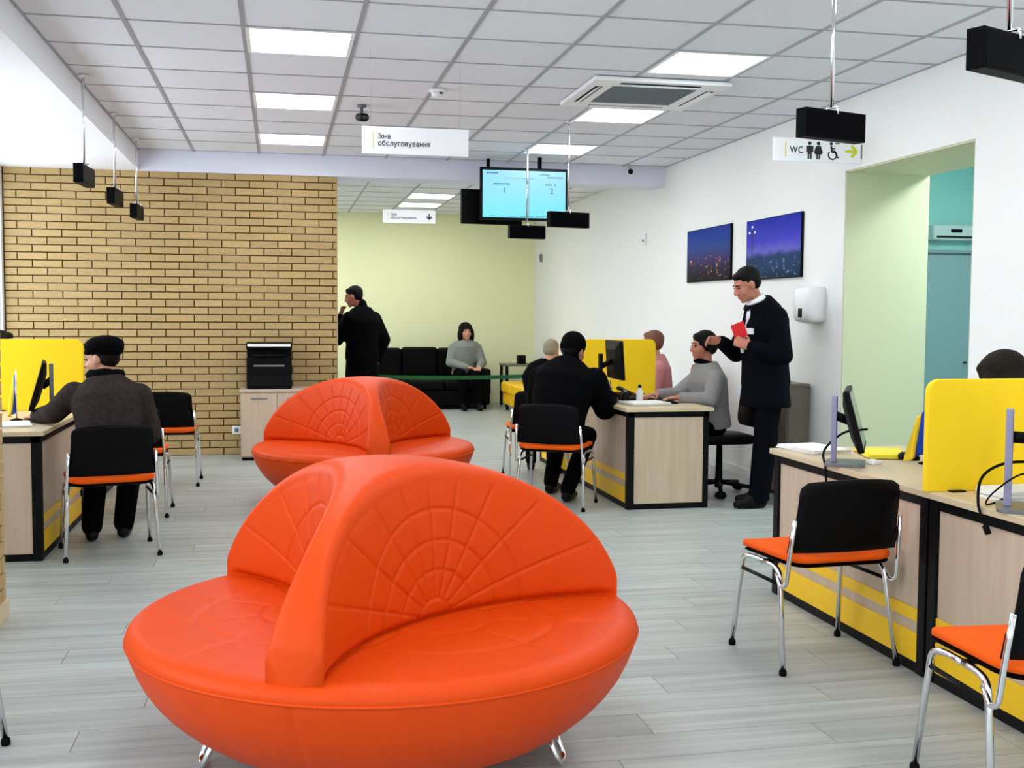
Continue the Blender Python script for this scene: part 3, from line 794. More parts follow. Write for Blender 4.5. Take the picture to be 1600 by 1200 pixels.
def arrow(cx, cz, s, ang):
    pts = [(-.5, -.09), (.12, -.09), (-.12, -.36), (.06, -.46), (.5, 0), (.06, .46), (-.12, .36), (.12, .09), (-.5, .09)]
    c_, s_ = math.cos(ang), math.sin(ang)
    return [(cx+s*(x*c_-z*s_), 0, cz+s*(x*s_+z*c_)) for x, z in pts]
def flat(name, polys, m_, parent, y):
    mb = MB()
    for p in polys: mb.prism([(q[0], y, q[2]) for q in p], (0, -.0012, 0))
    return ob(name, mb, m_, parent)
def disc(cx, cz, r, n=16): return [(cx+r*math.cos(2*PI*k/n), 0, cz+r*math.sin(2*PI*k/n)) for k in range(n)]
def bar(x0, z0, x1, z1, w_):
    d = V(x1-x0, 0, z1-z0).normalized(); nx, nz = -d.z*w_/2, d.x*w_/2
    return [(x0+nx, 0, z0+nz), (x1+nx, 0, z1+nz), (x1-nx, 0, z1-nz), (x0-nx, 0, z0-nz)]
def zone_sign(x, y, z0, label, ztop, arr=False, W=.62, H=.156):
    t = thing('zone_sign', label, 'hanging sign', (x, y, z0))
    pn = box('panel', (0, -.006, 0), (W, .006, H), 'whitesign', t, .002)
    flat('accent_bar', [[(.062, 0, .03), (.066, 0, .03), (.066, 0, H-.03), (.062, 0, H-.03)]], 'lime', pn, -.0065)
    for i, (tx, zz) in enumerate((('Зона', .088), ('обслуговування', .048))):
        me = text_mesh(tx, .043); o = ob('lettering', me, 'ink', pn, loc=(.092, -.0072, zz)); o.rotation_euler = (PI/2, 0, 0)
        w_ = o.dimensions.x if False else max(v.co.x for v in me.vertices); o.scale.x = (.070 if i == 0 else .30)/w_*1.0
    if arr: flat('arrow', [arrow(W-.075, H/2, .075, -PI/2)], 'ink', pn, -.0065)
    for wx in (.05, W-.05): ob('wire', MB().tube([(wx, 0, H), (wx, 0, ztop-z0)], .0008, 6), 'greymetal', t)
    return t
zone_sign(.475, 6.6, 2.284, 'white hanging sign with two lines of black lettering above the orange sofas', ZC)
zone_sign(1.197, 13.3, 2.424, 'small white hanging sign with an arrow in the lime back room', ZC, True)
def wc_sign():
    W, H = .64, .155
    t = thing('toilet_sign', 'white sign with WC, figures, wheelchair and a lime arrow above the doorway', 'sign', (3.236, 7.10, 2.40))
    pn = box('panel', (0, -.006, 0), (W, .006, H), 'whitesign', t, .002)
    box('wall_bracket', (W-.004, -.012, .03), (W+.006, .012, H-.03), 'greymetal', t)
    flat('accent_bar', [[(.085, 0, .03), (.092, 0, .03), (.092, 0, H-.03), (.085, 0, H-.03)]], 'orangeprint', pn, -.0065)
    me = text_mesh('WC', .062); o = ob('lettering', me, 'ink', pn, loc=(.118, -.0072, .056)); o.rotation_euler = (PI/2, 0, 0)
    o.scale.x = .095/max(v.co.x for v in me.vertices)
    def figure(cx, woman):
        p = [disc(cx, .123, .0125)]
        if woman: p.append([(cx-.017, 0, .106), (cx-.033, 0, .062), (cx-.024, 0, .056), (cx-.026, 0, .05), (cx+.026, 0, .05), (cx+.024, 0, .056), (cx+.033, 0, .062), (cx+.017, 0, .106)])
        else: p.append([(cx-.026, 0, .106), (cx-.026, 0, .066), (cx-.015, 0, .062), (cx-.015, 0, .05), (cx+.015, 0, .05), (cx+.015, 0, .062), (cx+.026, 0, .066), (cx+.026, 0, .106)])
        p += [[(cx-.014, 0, .05), (cx-.003, 0, .05), (cx-.003, 0, .018), (cx-.014, 0, .018)], [(cx+.003, 0, .05), (cx+.014, 0, .05), (cx+.014, 0, .018), (cx+.003, 0, .018)]]
        return p
    flat('pictogram', figure(.262, False), 'ink', pn, -.0065); flat('pictogram', figure(.325, True), 'ink', pn, -.0065)
    p = [disc(.418, .124, .011), bar(.418, .108, .424, .066, .014), bar(.424, .07, .452, .068, .012), bar(.45, .07, .462, .036, .012), bar(.455, .036, .475, .034, .010), bar(.421, .094, .446, .092, .009), bar(.445, .126, .478, .128, .008)]
    ring = MB()
    for k in range(20):
        a0, a1 = 2*PI*k/24+2.4, 2*PI*(k+1)/24+2.4
        p.append([(.428+.034*math.cos(a0), 0, .05+.034*math.sin(a0)), (.428+.034*math.cos(a1), 0, .05+.034*math.sin(a1)), (.428+.025*math.cos(a1), 0, .05+.025*math.sin(a1)), (.428+.025*math.cos(a0), 0, .05+.025*math.sin(a0))])
    flat('pictogram', p, 'ink', pn, -.0065)
    flat('arrow', [arrow(.57, H/2, .095, 0)], 'lime', pn, -.0065)
wc_sign()

def display():
    x0, x1, z0, z1, y = 1.875, 2.727, 2.26, 2.757, 10.6
    t = thing('queue_display', 'glowing light blue queue display hanging from the ceiling', 'display', ((x0+x1)/2, y, z0))
    W, H = x1-x0, z1-z0
    b = box('bezel', (-W/2, 0, 0), (W/2, .05, H), 'black', t, .006)
    ob('screen', MB().box((-W/2+.022, -.002, .025), (W/2-.022, .004, H-.028)), 'screen', t)
    ink = []
    for cx, ww, zz, hh in ((-.31, .12, .435, .012), (-.04, .30, .395, .004), (-.22, .16, .335, .012), (.20, .10, .43, .010), (.30, .16, .405, .012), (.26, .11, .335, .012), (0.0, .76, .035, .006)):
        n_ = max(1, int(ww/.022))
        for k in range(n_):
            if random.random() < .85 or n_ == 1: ink.append([(cx-ww/2+k*ww/n_, 0, zz), (cx-ww/2+(k+.8)*ww/n_, 0, zz), (cx-ww/2+(k+.8)*ww/n_, 0, zz+hh), (cx-ww/2+k*ww/n_, 0, zz+hh)])
    ink.append([(.045, 0, .03), (.049, 0, .03), (.049, 0, H-.03), (.045, 0, H-.03)])
    flat('screen_text', ink, 'screenink', b, -.0025)['kind'] = 'stuff'
    for tx, xx in (('1', -.20), ('2', .25)):
        o = ob('numeral', text_mesh(tx, .07), 'screenink', b, loc=(xx, -.0036, .26)); o.rotation_euler = (PI/2, 0, 0)
    ob('mount_pole', MB().tube([(.17, .05, H*.5), (.17, .09, H*.5), (.17, .09, ZC-z0)], .02, 10, fillet=.03), 'blackmetal', t)
    ob('mount_plate', MB().box((.09, .05, H*.35), (.25, .07, H*.65)), 'blackmetal', t)
    # second display of the pair, turned away, its edge shows at the left
    t2 = thing('side_display', 'black back of a second display showing left of the blue one', 'display', (1.72, 10.75, 2.232))
    t2.rotation_euler = (0, 0, R_(8))
    box('bezel', (0, 0, 0), (.62, .05, .33), 'black', t2, .006); box('rear_housing', (.06, .05, .04), (.56, .085, .29), 'black', t2, .006)
    ob('mount_pole', MB().tube([(.30, .10, .15), (.30, .10, ZC-2.232)], .018, 10), 'blackmetal', t2)
    ob('mount_plate', MB().box((.24, .078, .08), (.36, .105, .24)), 'blackmetal', t2)
display()
def air_conditioner():
    t = thing('cassette_air_conditioner', 'square white cassette air conditioner set into the ceiling', 'air conditioner', (2.42, 7.405, ZC-.03))
    h = .46
    fr = MB()
    for s in (-1, 1):
        fr.box((-h, s*h-(.17 if s > 0 else 0), 0), (h, s*h+(.17 if s < 0 else 0), .028)); fr.box((s*h-(.17 if s > 0 else 0), -h+.17, 0), (s*h+(.17 if s < 0 else 0), h-.17, .028))
    body = ob('housing', fr, 'white', t, .006)
    for k in range(4):
        o = ob('louvre_slot', MB().box((-.27, -h+.055, -.0015), (.27, -h+.105, .004)), 'darkslot', t); o.rotation_euler = (0, 0, k*PI/2)
        v = ob('vane', MB().box((-.265, -.016, -.002), (.265, .016, .002)), 'white', o); v.location = (0, -h+.078, -.006); v.rotation_euler = (R_(22), 0, 0)
    ob('intake_grille', MB().box((-.285, -.285, .006), (.285, .285, .02)), 'acgrille', t)
    sl = MB().box((-.28, -.004, -.004), (.28, .004, .006)).mesh('grille_slat'); sl.materials.append(M['acgrille'])
    for k in range(15): ob('grille_slat', sl, None, t, loc=(0, -.26+k*.037, .003))
air_conditioner()
t = thing('smoke_detector', 'round white smoke detector on the ceiling between the light rows', 'smoke detector', (1.054, 7.64, ZC))
ob('base', MB().lathe((0, 0, 0), [(.055, 0), (.058, -.012), (.05, -.02)], 24), 'white', t); ob('sensor_head', MB().lathe((0, 0, 0), [(.042, -.02), (.038, -.042), (.02, -.052)], 24), 'white', t)
ob('vent_slot', MB().box((.01, -.045, -.035), (.03, -.036, -.025)), 'darkslot', t)
def camera_fit(loc, label, rz):
    t = thing('security_camera', label, 'security camera', loc, rz)
    ob('bracket', MB().lathe((0, 0, 0), [(.035, 0), (.035, -.012), (.012, -.016), (.012, -.06)], 14), 'greymetal', t)
    b = ob('housing', MB().tube([(0, .05, -.075), (0, -.07, -.095)], .03, 14), 'black', t); ob('lens', MB().tube([(0, -.07, -.095), (0, -.082, -.097)], .02, 14), 'glassgreen', b)
camera_fit((.60, 8.35, ZC), 'small dark security camera on the ceiling beside the white zone sign', .3)
t = thing('dome_camera', 'tiny black and white dome camera on the beam near the right wall', 'security camera', (3.50, YW-.05, 2.815))
ob('base', MB().tube([(0, 0, 0), (0, -.02, 0)], .04, 16), 'white', t); ob('dome', MB().ell((0, -.022, 0), (.028, 0, 0), (0, .028, 0), (0, 0, .028)), 'black', t)

# ================================================================== on the right wall
def picture(y0, y1, z0, z1, m_, label, extra=None):
    t = thing('wall_picture', label, 'picture', (XR-.0005, (y0+y1)/2, z0), 0, 'framed night prints')
    W, H = y1-y0, z1-z0
    box('canvas_edge', (-.022, -W/2, 0), (-.0, W/2, H), 'black', t, .002)
    ob('print', MB().box((-.0235, -W/2+.006, .006), (-.0215, W/2-.006, H-.006)), m_, t)
    if extra: extra(t, W, H)
def lamps(t, W, H):
    # street lamp with three pale globes at the left of the print
    m_ = MB().box((-.0245, W/2-.13, .09), (-.0238, W/2-.115, H-.09)); m_.box((-.0245, W/2-.19, H-.10), (-.0238, W/2-.06, H-.092))
    ob('printed_lamp_post', m_, 'ink', t)
    g = MB()
    for a, b in ((.175, .10), (.125, .055), (.07, .10)): g.prism([(-.0238, W/2-a+.018*math.cos(2*PI*k/10), H-b+.011*math.sin(2*PI*k/10)) for k in range(10)], (-.0008, 0, 0))
    ob('printed_globes', g, 'white', t)
picture(9.29, 10.36, 1.678, 2.168, 'pic_street', 'small print of an evening street with warm lights on the right wall')
picture(7.93, 8.95, 1.66, 2.153, 'pic_city', 'larger blue print of a night city with street lamp globes', lamps)
t = thing('towel_dispenser', 'white paper towel dispenser on the right wall beside the doorway', 'dispenser', (XR, 7.68, 1.32))
o = rrect(.27, .26, .05, 5)
ob('body', MB().loft([[(-d, (y_-.135)*k, (z_-.13)*k+.13) for y_, z_ in o] for d, k in ((0, 1), (.10, 1), (.125, .96), (.14, .86))]), 'white', t)
ob('viewing_slot', MB().box((-.143, -.03, .035), (-.136, .03, .10)), 'black', t)
ob('paper_sheet', MB().box((-.08, -.08, -.012), (-.078, .08, .01)), 'paper', t)
t = thing('wall_thermostat', 'small pale thermostat on the right wall left of the prints', 'thermostat', (XR, 11.7, 2.12))
ob('body', MB().box((-.025, -.05, 0), (0, .05, .12)), 'white', t, .004); ob('dial', MB().box((-.028, -.03, .03), (-.024, .03, .06)), 'acgrille', t)
t = thing('motion_sensor', 'tiny grey sensor high in the far corner of the lime room', 'sensor', (XR, 16.6, 2.15))
ob('body', MB().loft([[(-d, -w_, z) for d, w_, z in ((0, -.04, z_), (e_, -.03, z_), (e_, .03, z_), (0, .04, z_))] for z_, e_ in ((0, .02), (.06, .045), (.12, .03))], smooth=False), 'acgrille', t)
ob('lens', MB().ell((-.042, 0, .06), (.01, 0, 0), (0, .02, 0), (0, 0, .025)), 'white', t)
# low taupe cabinet against the wall behind the man in the suit
t = thing('low_cabinet', 'taupe low cabinet against the right wall behind the standing man in the suit', 'cabinet', (3.78, 8.02, 0))
box('body', (-.08, -.27, .03), (.08, .27, .84), 'taupe', t); box('top', (-.09, -.28, .84), (.085, .28, .862), 'taupe', t)
d = box('door', (-.092, -.262, .05), (-.08, -.003, .83), 'taupe', t); box('handle', (-.105, -.05, .5), (-.092, -.04, .6), 'greymetal', d)
d = box('door', (-.092, .003, .05), (-.08, .262, .83), 'taupe', t); box('handle', (-.105, .04, .5), (-.092, .05, .6), 'greymetal', d)
box('plinth', (-.07, -.26, 0), (.07, .26, .03), 'black', t)

# ================================================================== corridor behind the doorway
t = thing('corridor_cabinet', 'tall slate grey cabinet in the teal corridor behind the doorway', 'cabinet', (5.25, 8.9, 0))
box('body', (-.6, -.28, .05), (.6, .28, 1.90), 'cabgrey', t); box('cornice', (-.62, -.31, 1.90), (.62, .29, 1.925), 'acgrille', t); box('plinth', (-.58, -.26, 0), (.58, .26, .05), 'black', t)
for k in range(2):
    d = box('door', (-.59+k*.595, -.296, .07), (-.005+k*.595, -.281, 1.88), 'cabgrey', t)
    ob('handle', MB().tube([(-.53+k*.98, -.296, .98), (-.53+k*.98, -.325, .98), (-.45+k*.90, -.325, .98)], .008, 8, fillet=.012), 'blackmetal', d)
t = thing('wall_heater', 'white wall unit with dark outlet above the corridor cabinet', 'air conditioner', (5.96, 9.30, 2.05))
ob('body', MB().box((-.23, -.14, 0), (.23, 0, .14)), 'white', t, .02); ob('outlet', MB().box((-.20, -.143, .02), (.20, -.13, .04)), 'darkslot', t)
ob('status_panel', MB().box((-.06, -.144, .07), (.05, -.139, .10)), 'black', t)

# ================================================================== printer corner
t = thing('printer_cabinet', 'pale wood cabinet against the brick wall carrying the printer', 'cabinet', (-.02, 10.86, 0))
box('body', (-.33, -.22, .03), (.33, .22, .635), 'wood', t); box('top', (-.34, -.235, .635), (.34, .225, .66), 'wood', t); box('plinth', (-.32, -.2, 0), (.32, .21, .03), 'black', t)
for k in range(2):
    d = box('door', (-.328+k*.33, -.236, .045), (-.002+k*.33, -.221, .62), 'wood', t)
    box('handle', (-.24+k*.33, -.25, .575), (-.09+k*.33, -.237, .583), 'greymetal', d)
def printer():
    t = thing('printer', 'black office printer with a white tray strip on the wooden cabinet', 'printer', (-.09, 10.86, .66))
    W = .205
    ob('body', MB().box((-W, -.2, 0), (W, .2, .30)), 'black', t, .012)
    ob('scanner_lid', MB().box((-W-.004, -.205, .365), (W+.004, .2, .43)), 'black', t, .012)
    ob('column', MB().box((-W, -.05, .30), (W, .2, .365)), 'black', t, .005)
    ob('output_paper', MB().box((-W+.01, -.203, .395), (W-.01, -.206, .42)), 'paper', t)
    ob('control_panel', MB().box((-.14, -.235, .305), (.14, -.19, .32)), 'blackmetal', t, .003)
    ob('paper_drawer', MB().box((-W+.01, -.209, .03), (W-.01, -.2, .12)), 'blackmetal', t, .003)
    ob('output_slot', MB().box((-.14, -.203, .21), (.14, -.199, .225)), 'acgrille', t)
    ob('status_light', MB().box((-.17, -.206, .075), (-.16, -.209, .085)), 'white', t)
printer()
t = thing('wall_socket', 'small white wall socket low on the brick wall beside the cabinet', 'socket', (-.405, YW-.012, .20))
ob('plate', MB().box((-.04, -.012, 0), (.04, 0, .08)), 'white', t, .004); ob('socket_well', MB().tube([(0, -.0115, .04), (0, -.0135, .04)], .022, 14), 'acgrille', t)

# ================================================================== lime back room
def black_sofa():
    t = thing('black_sofa', 'long black leather sofa against the lime back wall', 'sofa', (2.05, 16.45, 0))
    ob('base', MB().box((-.92, -.55, .06), (.92, .45, .28)), 'bsofa', t, .03, 3)
    for k in range(3): ob('seat_cushion', MB().box((-.78+k*.52, -.58, .28), (-.265+k*.52, .28, .42)), 'bsofa', t, .04, 4)
    for k in range(3): ob('back_cushion', MB().box((-.80+k*.535, .20, .42), (-.27+k*.535, .42, .86+.01*(k % 2))), 'bsofa', t, .05, 4)
    ob('back_frame', MB().box((-.90, .36, .2), (.90, .50, .80)), 'bsofa', t, .03, 3)
    for s in (-1, 1): ob('armrest', MB().box((.78*s if s > 0 else -.93, -.56, .2), (.93 if s > 0 else -.78, .46, .58)), 'bsofa', t, .04, 4)
    for sx in (-.85, .85):
        for sy in (-.5, .4): ob('foot', MB().cyl((sx, sy), .025, 0, .06, 12), 'blackmetal', t)
black_sofa()
def yellow_sofa():
    t = thing('yellow_sofa', 'yellow leather sofa along the right wall of the back room', 'sofa', (3.46, 14.85, 0))
    ob('base', MB().box((-.33, -.95, .09), (.36, .95, .26)), 'ysofa', t, .03, 3)
    for k in range(3): ob('seat_cushion', MB().box((-.36, -.94+k*.63, .26), (.18, -.315+k*.63, .41)), 'ysofa', t, .035, 4)
    ob('back_cushion', MB().box((.15, -.95, .38), (.38, .95, .62)), 'ysofa', t, .035, 4)
    for sx in (-.28, .30):
        for sy in (-.85, .85): ob('foot', MB().cyl((sx, sy), .02, 0, .09, 12), 'blackmetal', t)
yellow_sofa()
t = thing('side_table', 'low dark table in the far corner behind the yellow sofa', 'table', (3.55, 16.45, 0))
box('table_top', (-.30, -.25, .60), (.34, .25, .63), 'taupe', t)
for sx in (-.27, .27):
    for sy in (-.21, .21): box('leg', (sx-.02, sy-.02, 0), (sx+.02, sy+.02, .60), 'blackmetal', t)
t = thing('black_box', 'small black speaker box on the far corner table', 'speaker', (3.52, 16.36, .63))
box('body', (-.06, -.06, 0), (.06, .06, .13), 'black', t, .006); ob('cone', MB().tube([(0, -.0605, .06), (0, -.064, .06)], .035, 14), 'blackmetal', t)
def stanchion(x, y, label):
    t = thing('barrier_post', label, 'barrier post', (x, y, 0), 0, 'belt barrier posts')
    ob('base', MB().lathe((0, 0, 0), [(.16, 0), (.16, .012), (.05, .03), (.025, .04)], 24), 'blackmetal', t); ob('pole', MB().cyl((0, 0), .02, .03, .62, 14), 'blackmetal', t); ob('head', MB().cyl((0, 0), .028, .60, .67, 16), 'blackmetal', t)
stanchion(1.06, 12.95, 'black belt barrier post hidden beside the standing man in the black coat')
stanchion(3.02, 12.95, 'black belt barrier post behind the man in the knit cap')
n_ = 16; vs = []; fs = []
for k in range(n_+1):
    u = k/n_; x = 1.088+(2.992-1.088)*u; z = .665-.05*math.sin(PI*u)*.35
    for dy in (-.001, .001): vs += [(x, 12.95+dy, z-.045), (x, 12.95+dy, z)]
for k in range(n_):
    a, b = k*4, k*4+4
    fs += [(a, b, b+1, a+1), (a+2, a+3, b+3, b+2), (a+1, b+1, b+3, a+3), (a, a+2, b+2, b)]
fs += [(0, 1, 3, 2), (n_*4, n_*4+2, n_*4+3, n_*4+1)]
t = thing('barrier_belt', 'dark green belt stretched across the back room entrance', 'barrier belt', (2.04, 12.95, .62))
for nm, sel in (('webbing', None),): ob(nm, MB().add([(v[0]-2.04, v[1]-12.95, v[2]-.62) for v in vs], fs), 'green', t)
for x in (1.083, 2.985): ob('belt_clip', MB().box((x-2.04, -.006, -.003), (x-2.04+.012, .006, .05)), 'blackmetal', t)

# ================================================================== things on the worktops
def paper_stack(x, y, n_, w_, d_, label, rz=0, sheet='paper'):
    t = thing('paper_stack', label, 'papers', (x, y, WT_), rz)
    for k in range(n_):
        o = ob('sheet', MB().box((-w_/2, -d_/2, 0), (w_/2, d_/2, .0045)), sheet, t, .0008); o.location = (random.uniform(-.008, .008), random.uniform(-.008, .008), k*.0046); o.rotation_euler = (0, 0, random.uniform(-.06, .06))
    return t
paper_stack(2.52, 5.00, 5, .21, .30, 'stack of white papers at the far end of the right counter', .2)
paper_stack(2.77, 4.80, 4, .20, .29, 'stack of yellow papers beside the monitor on the right counter', -.3, 'ypaper')
paper_stack(2.60, 7.80, 5, .30, .24, 'open white papers at the front of the grey sweater woman\'s desk', .15)
paper_stack(-1.50, 6.84, 3, .21, .30, 'white form under the hand of the woman in the black beret', .3)
paper_stack(2.60, 3.58, 8, .22, .16, 'white card boxes and papers at the foot of the right yellow screen', .1)
def cable(pts, label, r=.004):
    t = thing('cable', label, 'cable', pts[0])
    P = [Vector(p)-Vector(pts[0]) for p in pts]
    # smooth path
    Q = []
    for i in range(len(P)-1):
        a = P[max(i-1, 0)]; b = P[i]; c_ = P[i+1]; d_ = P[min(i+2, len(P)-1)]
        for k in range(8):
            u = k/8; Q.append(.5*((2*b)+(c_-a)*u+(2*a-5*b+4*c_-d_)*u*u+(3*b-a-3*c_+d_)*u**3))
    Q.append(P[-1]); ob('cord', MB().tube(Q, r, 8), 'rubber', t)
    ob('plug', MB().tube([P[-1], P[-1]+(Q[-1]-Q[-3]).normalized()*.03], r*2.2, 8), 'rubber', t)
cable([(2.50, 4.46, WT_+.16), (2.42, 4.52, WT_+.14), (2.35, 4.56, WT_+.06), (2.352, 4.55, WT_-.02), (2.353, 4.54, WT_-.10)], 'black monitor cable looping over the counter edge behind the empty chair', .005)
cable([(2.54, 3.35, WT_+.16), (2.44, 3.42, WT_+.15), (2.37, 3.45, WT_+.10), (2.35, 3.44, WT_+.01), (2.352, 3.40, WT_-.06)], 'black monitor cable looping at the foot of the right yellow screen', .005)
cable([(2.52, 3.28, WT_+.10), (2.42, 3.30, WT_+.13), (2.37, 3.38, WT_+.06), (2.38, 3.44, WT_+.006), (2.48, 3.50, WT_+.006)], 'thin black cable tangled beside the monitor cut off at the right edge', .003)
cable([(2.56, 4.55, WT_+.006), (2.64, 4.62, WT_+.006), (2.72, 4.60, WT_+.006), (2.78, 4.62, WT_+.006)], 'thin black mouse cable lying on the right counter', .002)
t = thing('computer_mouse', 'black computer mouse beside the small flag on the right counter', 'mouse', (2.80, 4.63, WT_), .6)
ob('shell', MB().loft([[(a*.032*k, b*.055*k, z) for a, b in [(math.cos(2*PI*q/16), math.sin(2*PI*q/16)) for q in range(16)]] for z, k in ((0, .95), (.012, 1), (.026, .8), (.034, .4))]), 'black', t); ob('wheel', MB().tube([(-.004, .03, .028), (.004, .03, .028)], .007, 10), 'greymetal', t)
t = thing('power_adapter', 'small white plug adapters lying in front of the edge-on monitor', 'adapter', (2.56, 4.50, WT_), .4)
ob('body', MB().box((-.03, -.02, 0), (.01, .02, .022)), 'white', t, .005); ob('plug_block', MB().box((.015, -.012, 0), (.045, .016, .018)), 'white', t, .005); ob('pin', MB().tube([(.045, 0, .01), (.06, 0, .01)], .003, 6), 'chrome', t)
def table_flag(x, y, label, rz, blue_first=True, s=1.0, stripes=('flagblue', 'flagyellow')):
    t = thing('table_flag', label, 'flag', (x, y, WT_), rz)
    ob('stand_base', MB().lathe((0, 0, 0), [(.035, 0), (.035, .006), (.008, .014)], 16), 'blackmetal', t); ob('staff', MB().tube([(0, 0, .01), (0, 0, .30*s)], .003, 8), 'chrome', t)
    # cloth hanging down from the staff in soft folds: one band of each colour
    for i, m_ in enumerate(stripes):
        vs = []; fs = []; n1, n2 = 10, 12
        for j in range(n2+1):
            v = j/n2
            for k in range(n1+1):
                u = (k/n1+i)/2
                x_ = u*.11*s*(.45+.55*v); y_ = .018*math.sin(u*9+v*2)*v
                vs.append((x_+.004, y_, .29*s-.235*s*v-.05*u*s))
        for j in range(n2):
            for k in range(n1): a = j*(n1+1)+k; fs.append((a, a+1, a+n1+2, a+n1+1))
        o = ob('flag_band', MB().add(vs, fs, True), m_, t); sd = o.modifiers.new('thick', 'SOLIDIFY'); sd.thickness = .0015
table_flag(2.795, 4.475, 'small blue and yellow table flag left of the right yellow screen', 2.67, s=.85)
table_flag(-1.535, 7.16, 'small blue and yellow table flag beside the left monitor', 2.2)
def keyboard(x, y, rz, label):
    t = thing('keyboard', label, 'keyboard', (x, y, WT_), rz)
    ob('tray', MB().box((-.21, -.07, 0), (.21, .07, .014)), 'black', t, .003)
    k_me = MB().box((-.0085, -.0085, 0), (.0085, .0085, .006)).mesh('key'); k_me.materials.append(M['blackmetal'])
    kb = MB()
    for a in range(19):
        for b in range(5): kb.box((-.198+a*.0212, -.058+b*.0235, .014), (-.180+a*.0212, -.040+b*.0235, .019))
    o = ob('keys', kb, 'blackmetal', t); o['kind'] = 'stuff'
keyboard(2.80, 8.05, -PI/2, 'black keyboard under the hands of the woman in the grey sweater')
def bottle(x, y, label, m_, cap, h=.14, r=.025):
    t = thing('bottle', label, 'bottle', (x, y, WT_))
    ob('body', MB().lathe((0, 0, 0), [(r*.9, 0), (r, .004), (r, h*.62), (r*.45, h*.78), (r*.4, h*.82)], 16), m_, t); ob('cap', MB().lathe((0, 0, 0), [(r*.5, h*.82), (r*.5, h*.95), (r*.3, h)], 12), cap, t)
bottle(2.64, 8.05, 'small white bottle with a dark cap in front of the woman in the grey sweater', 'white', 'black', .13)
bottle(2.49, 7.93, 'short dark bottle behind the white papers on the middle desk', 'black', 'greymetal', .10, .03)
t = thing('pen_cup', 'grey pen cup with pens beside the middle monitor', 'pen cup', (2.46, 8.30, WT_))
ob('cup', MB().lathe((0, 0, 0), [(.036, 0), (.040, .1), (.036, .1), (.032, .006)], 18), 'greymetal', t)
for k, m_ in enumerate(('flagblue', 'ink', 'red', 'ink')): a = k*1.6; ob('pen', MB().tube([(.01*math.cos(a), .01*math.sin(a), .008), (.028*math.cos(a), .028*math.sin(a), .15)], .004, 8), m_, t)
t = thing('desk_phone', 'black desk phone between the monitor and the white bottle', 'telephone', (2.62, 8.24, WT_), .3)
ob('base', MB().prism([(-.08, -.09, 0), (-.08, .09, 0), (-.08, .09, .06), (-.08, -.09, .02)], (.16, 0, 0)), 'black', t, .004); ob('handset', MB().tube([(-.05, -.08, .045), (-.05, -.07, .06), (-.05, .07, .09), (-.05, .08, .085)], .016, 10, fillet=.02), 'blackmetal', t)
t = thing('glass_tray', 'clear grey desk organiser at the far left edge of the worktop', 'organiser', (-1.62, 6.62, WT_))
for k in range(3): ob('tray', MB().box((-.07, -.10, k*.03), (.07, .10, k*.03+.006)), 'greymetal', t, .002)
for sx in (-.065, .065):
    for sy in (-.095, .095): ob('strut', MB().tube([(sx, sy, 0), (sx, sy, .066)], .004, 8), 'chrome', t)

# ================================================================== people
def frame(fwd, up=None):
    f_ = Vector(fwd).normalized(); u_ = Vector(up or (0, 0, 1)); r_ = f_.cross(u_).normalized(); u_ = r_.cross(f_).normalized()
    return f_, r_, u_
def head_shape(mb, c, fwd, s, woman=False):
    f_, r_, u_ = frame(fwd); c = Vector(c)
    def E(f, r, u, rf, rr_, ru): mb.ell(c+(f_*f+r_*r+u_*u)*s, r_*rr_*s, f_*rf*s, u_*ru*s)
    E(-.014, 0, .030, .096, .074, .084)             # cranium
    E(.030, 0, -.028, .060, .060, .082)             # face
    jw = .050 if woman else .056
    E(.022, 0, -.072, .056, jw, .040)               # jaw
    E(.064, 0, -.098, .022, .024, .018)             # chin
    for q in (-1, 1):
        E(.058, q*.034, -.030, .028, .024, .030)    # cheek
        E(-.004, q*.073, -.008, .020, .011, .032)   # ear
        mb.capsule(c+(f_*.080+r_*q*.014+u_*.024)*s, c+(f_*.072+r_*q*.042+u_*.022)*s, .012*s, .010*s)   # brow
    mb.capsule(c+(f_*.086+u_*.014)*s, c+(f_*.107-u_*.030)*s, .009*s, .013*s)     # nose
    for q in (-1, 1): mb.ell(c+(f_*.094+r_*q*.011-u_*.034)*s, r_*.009*s, f_*.012*s, u_*.009*s)
    mb.capsule(c+(f_*.080-r_*.020-u_*.062)*s, c+(f_*.080+r_*.020-u_*.062)*s, .010*s, .010*s)           # mouth
    mb.capsule(c+(f_*.078-r_*.014-u_*.075)*s, c+(f_*.078+r_*.014-u_*.075)*s, .010*s, .010*s)
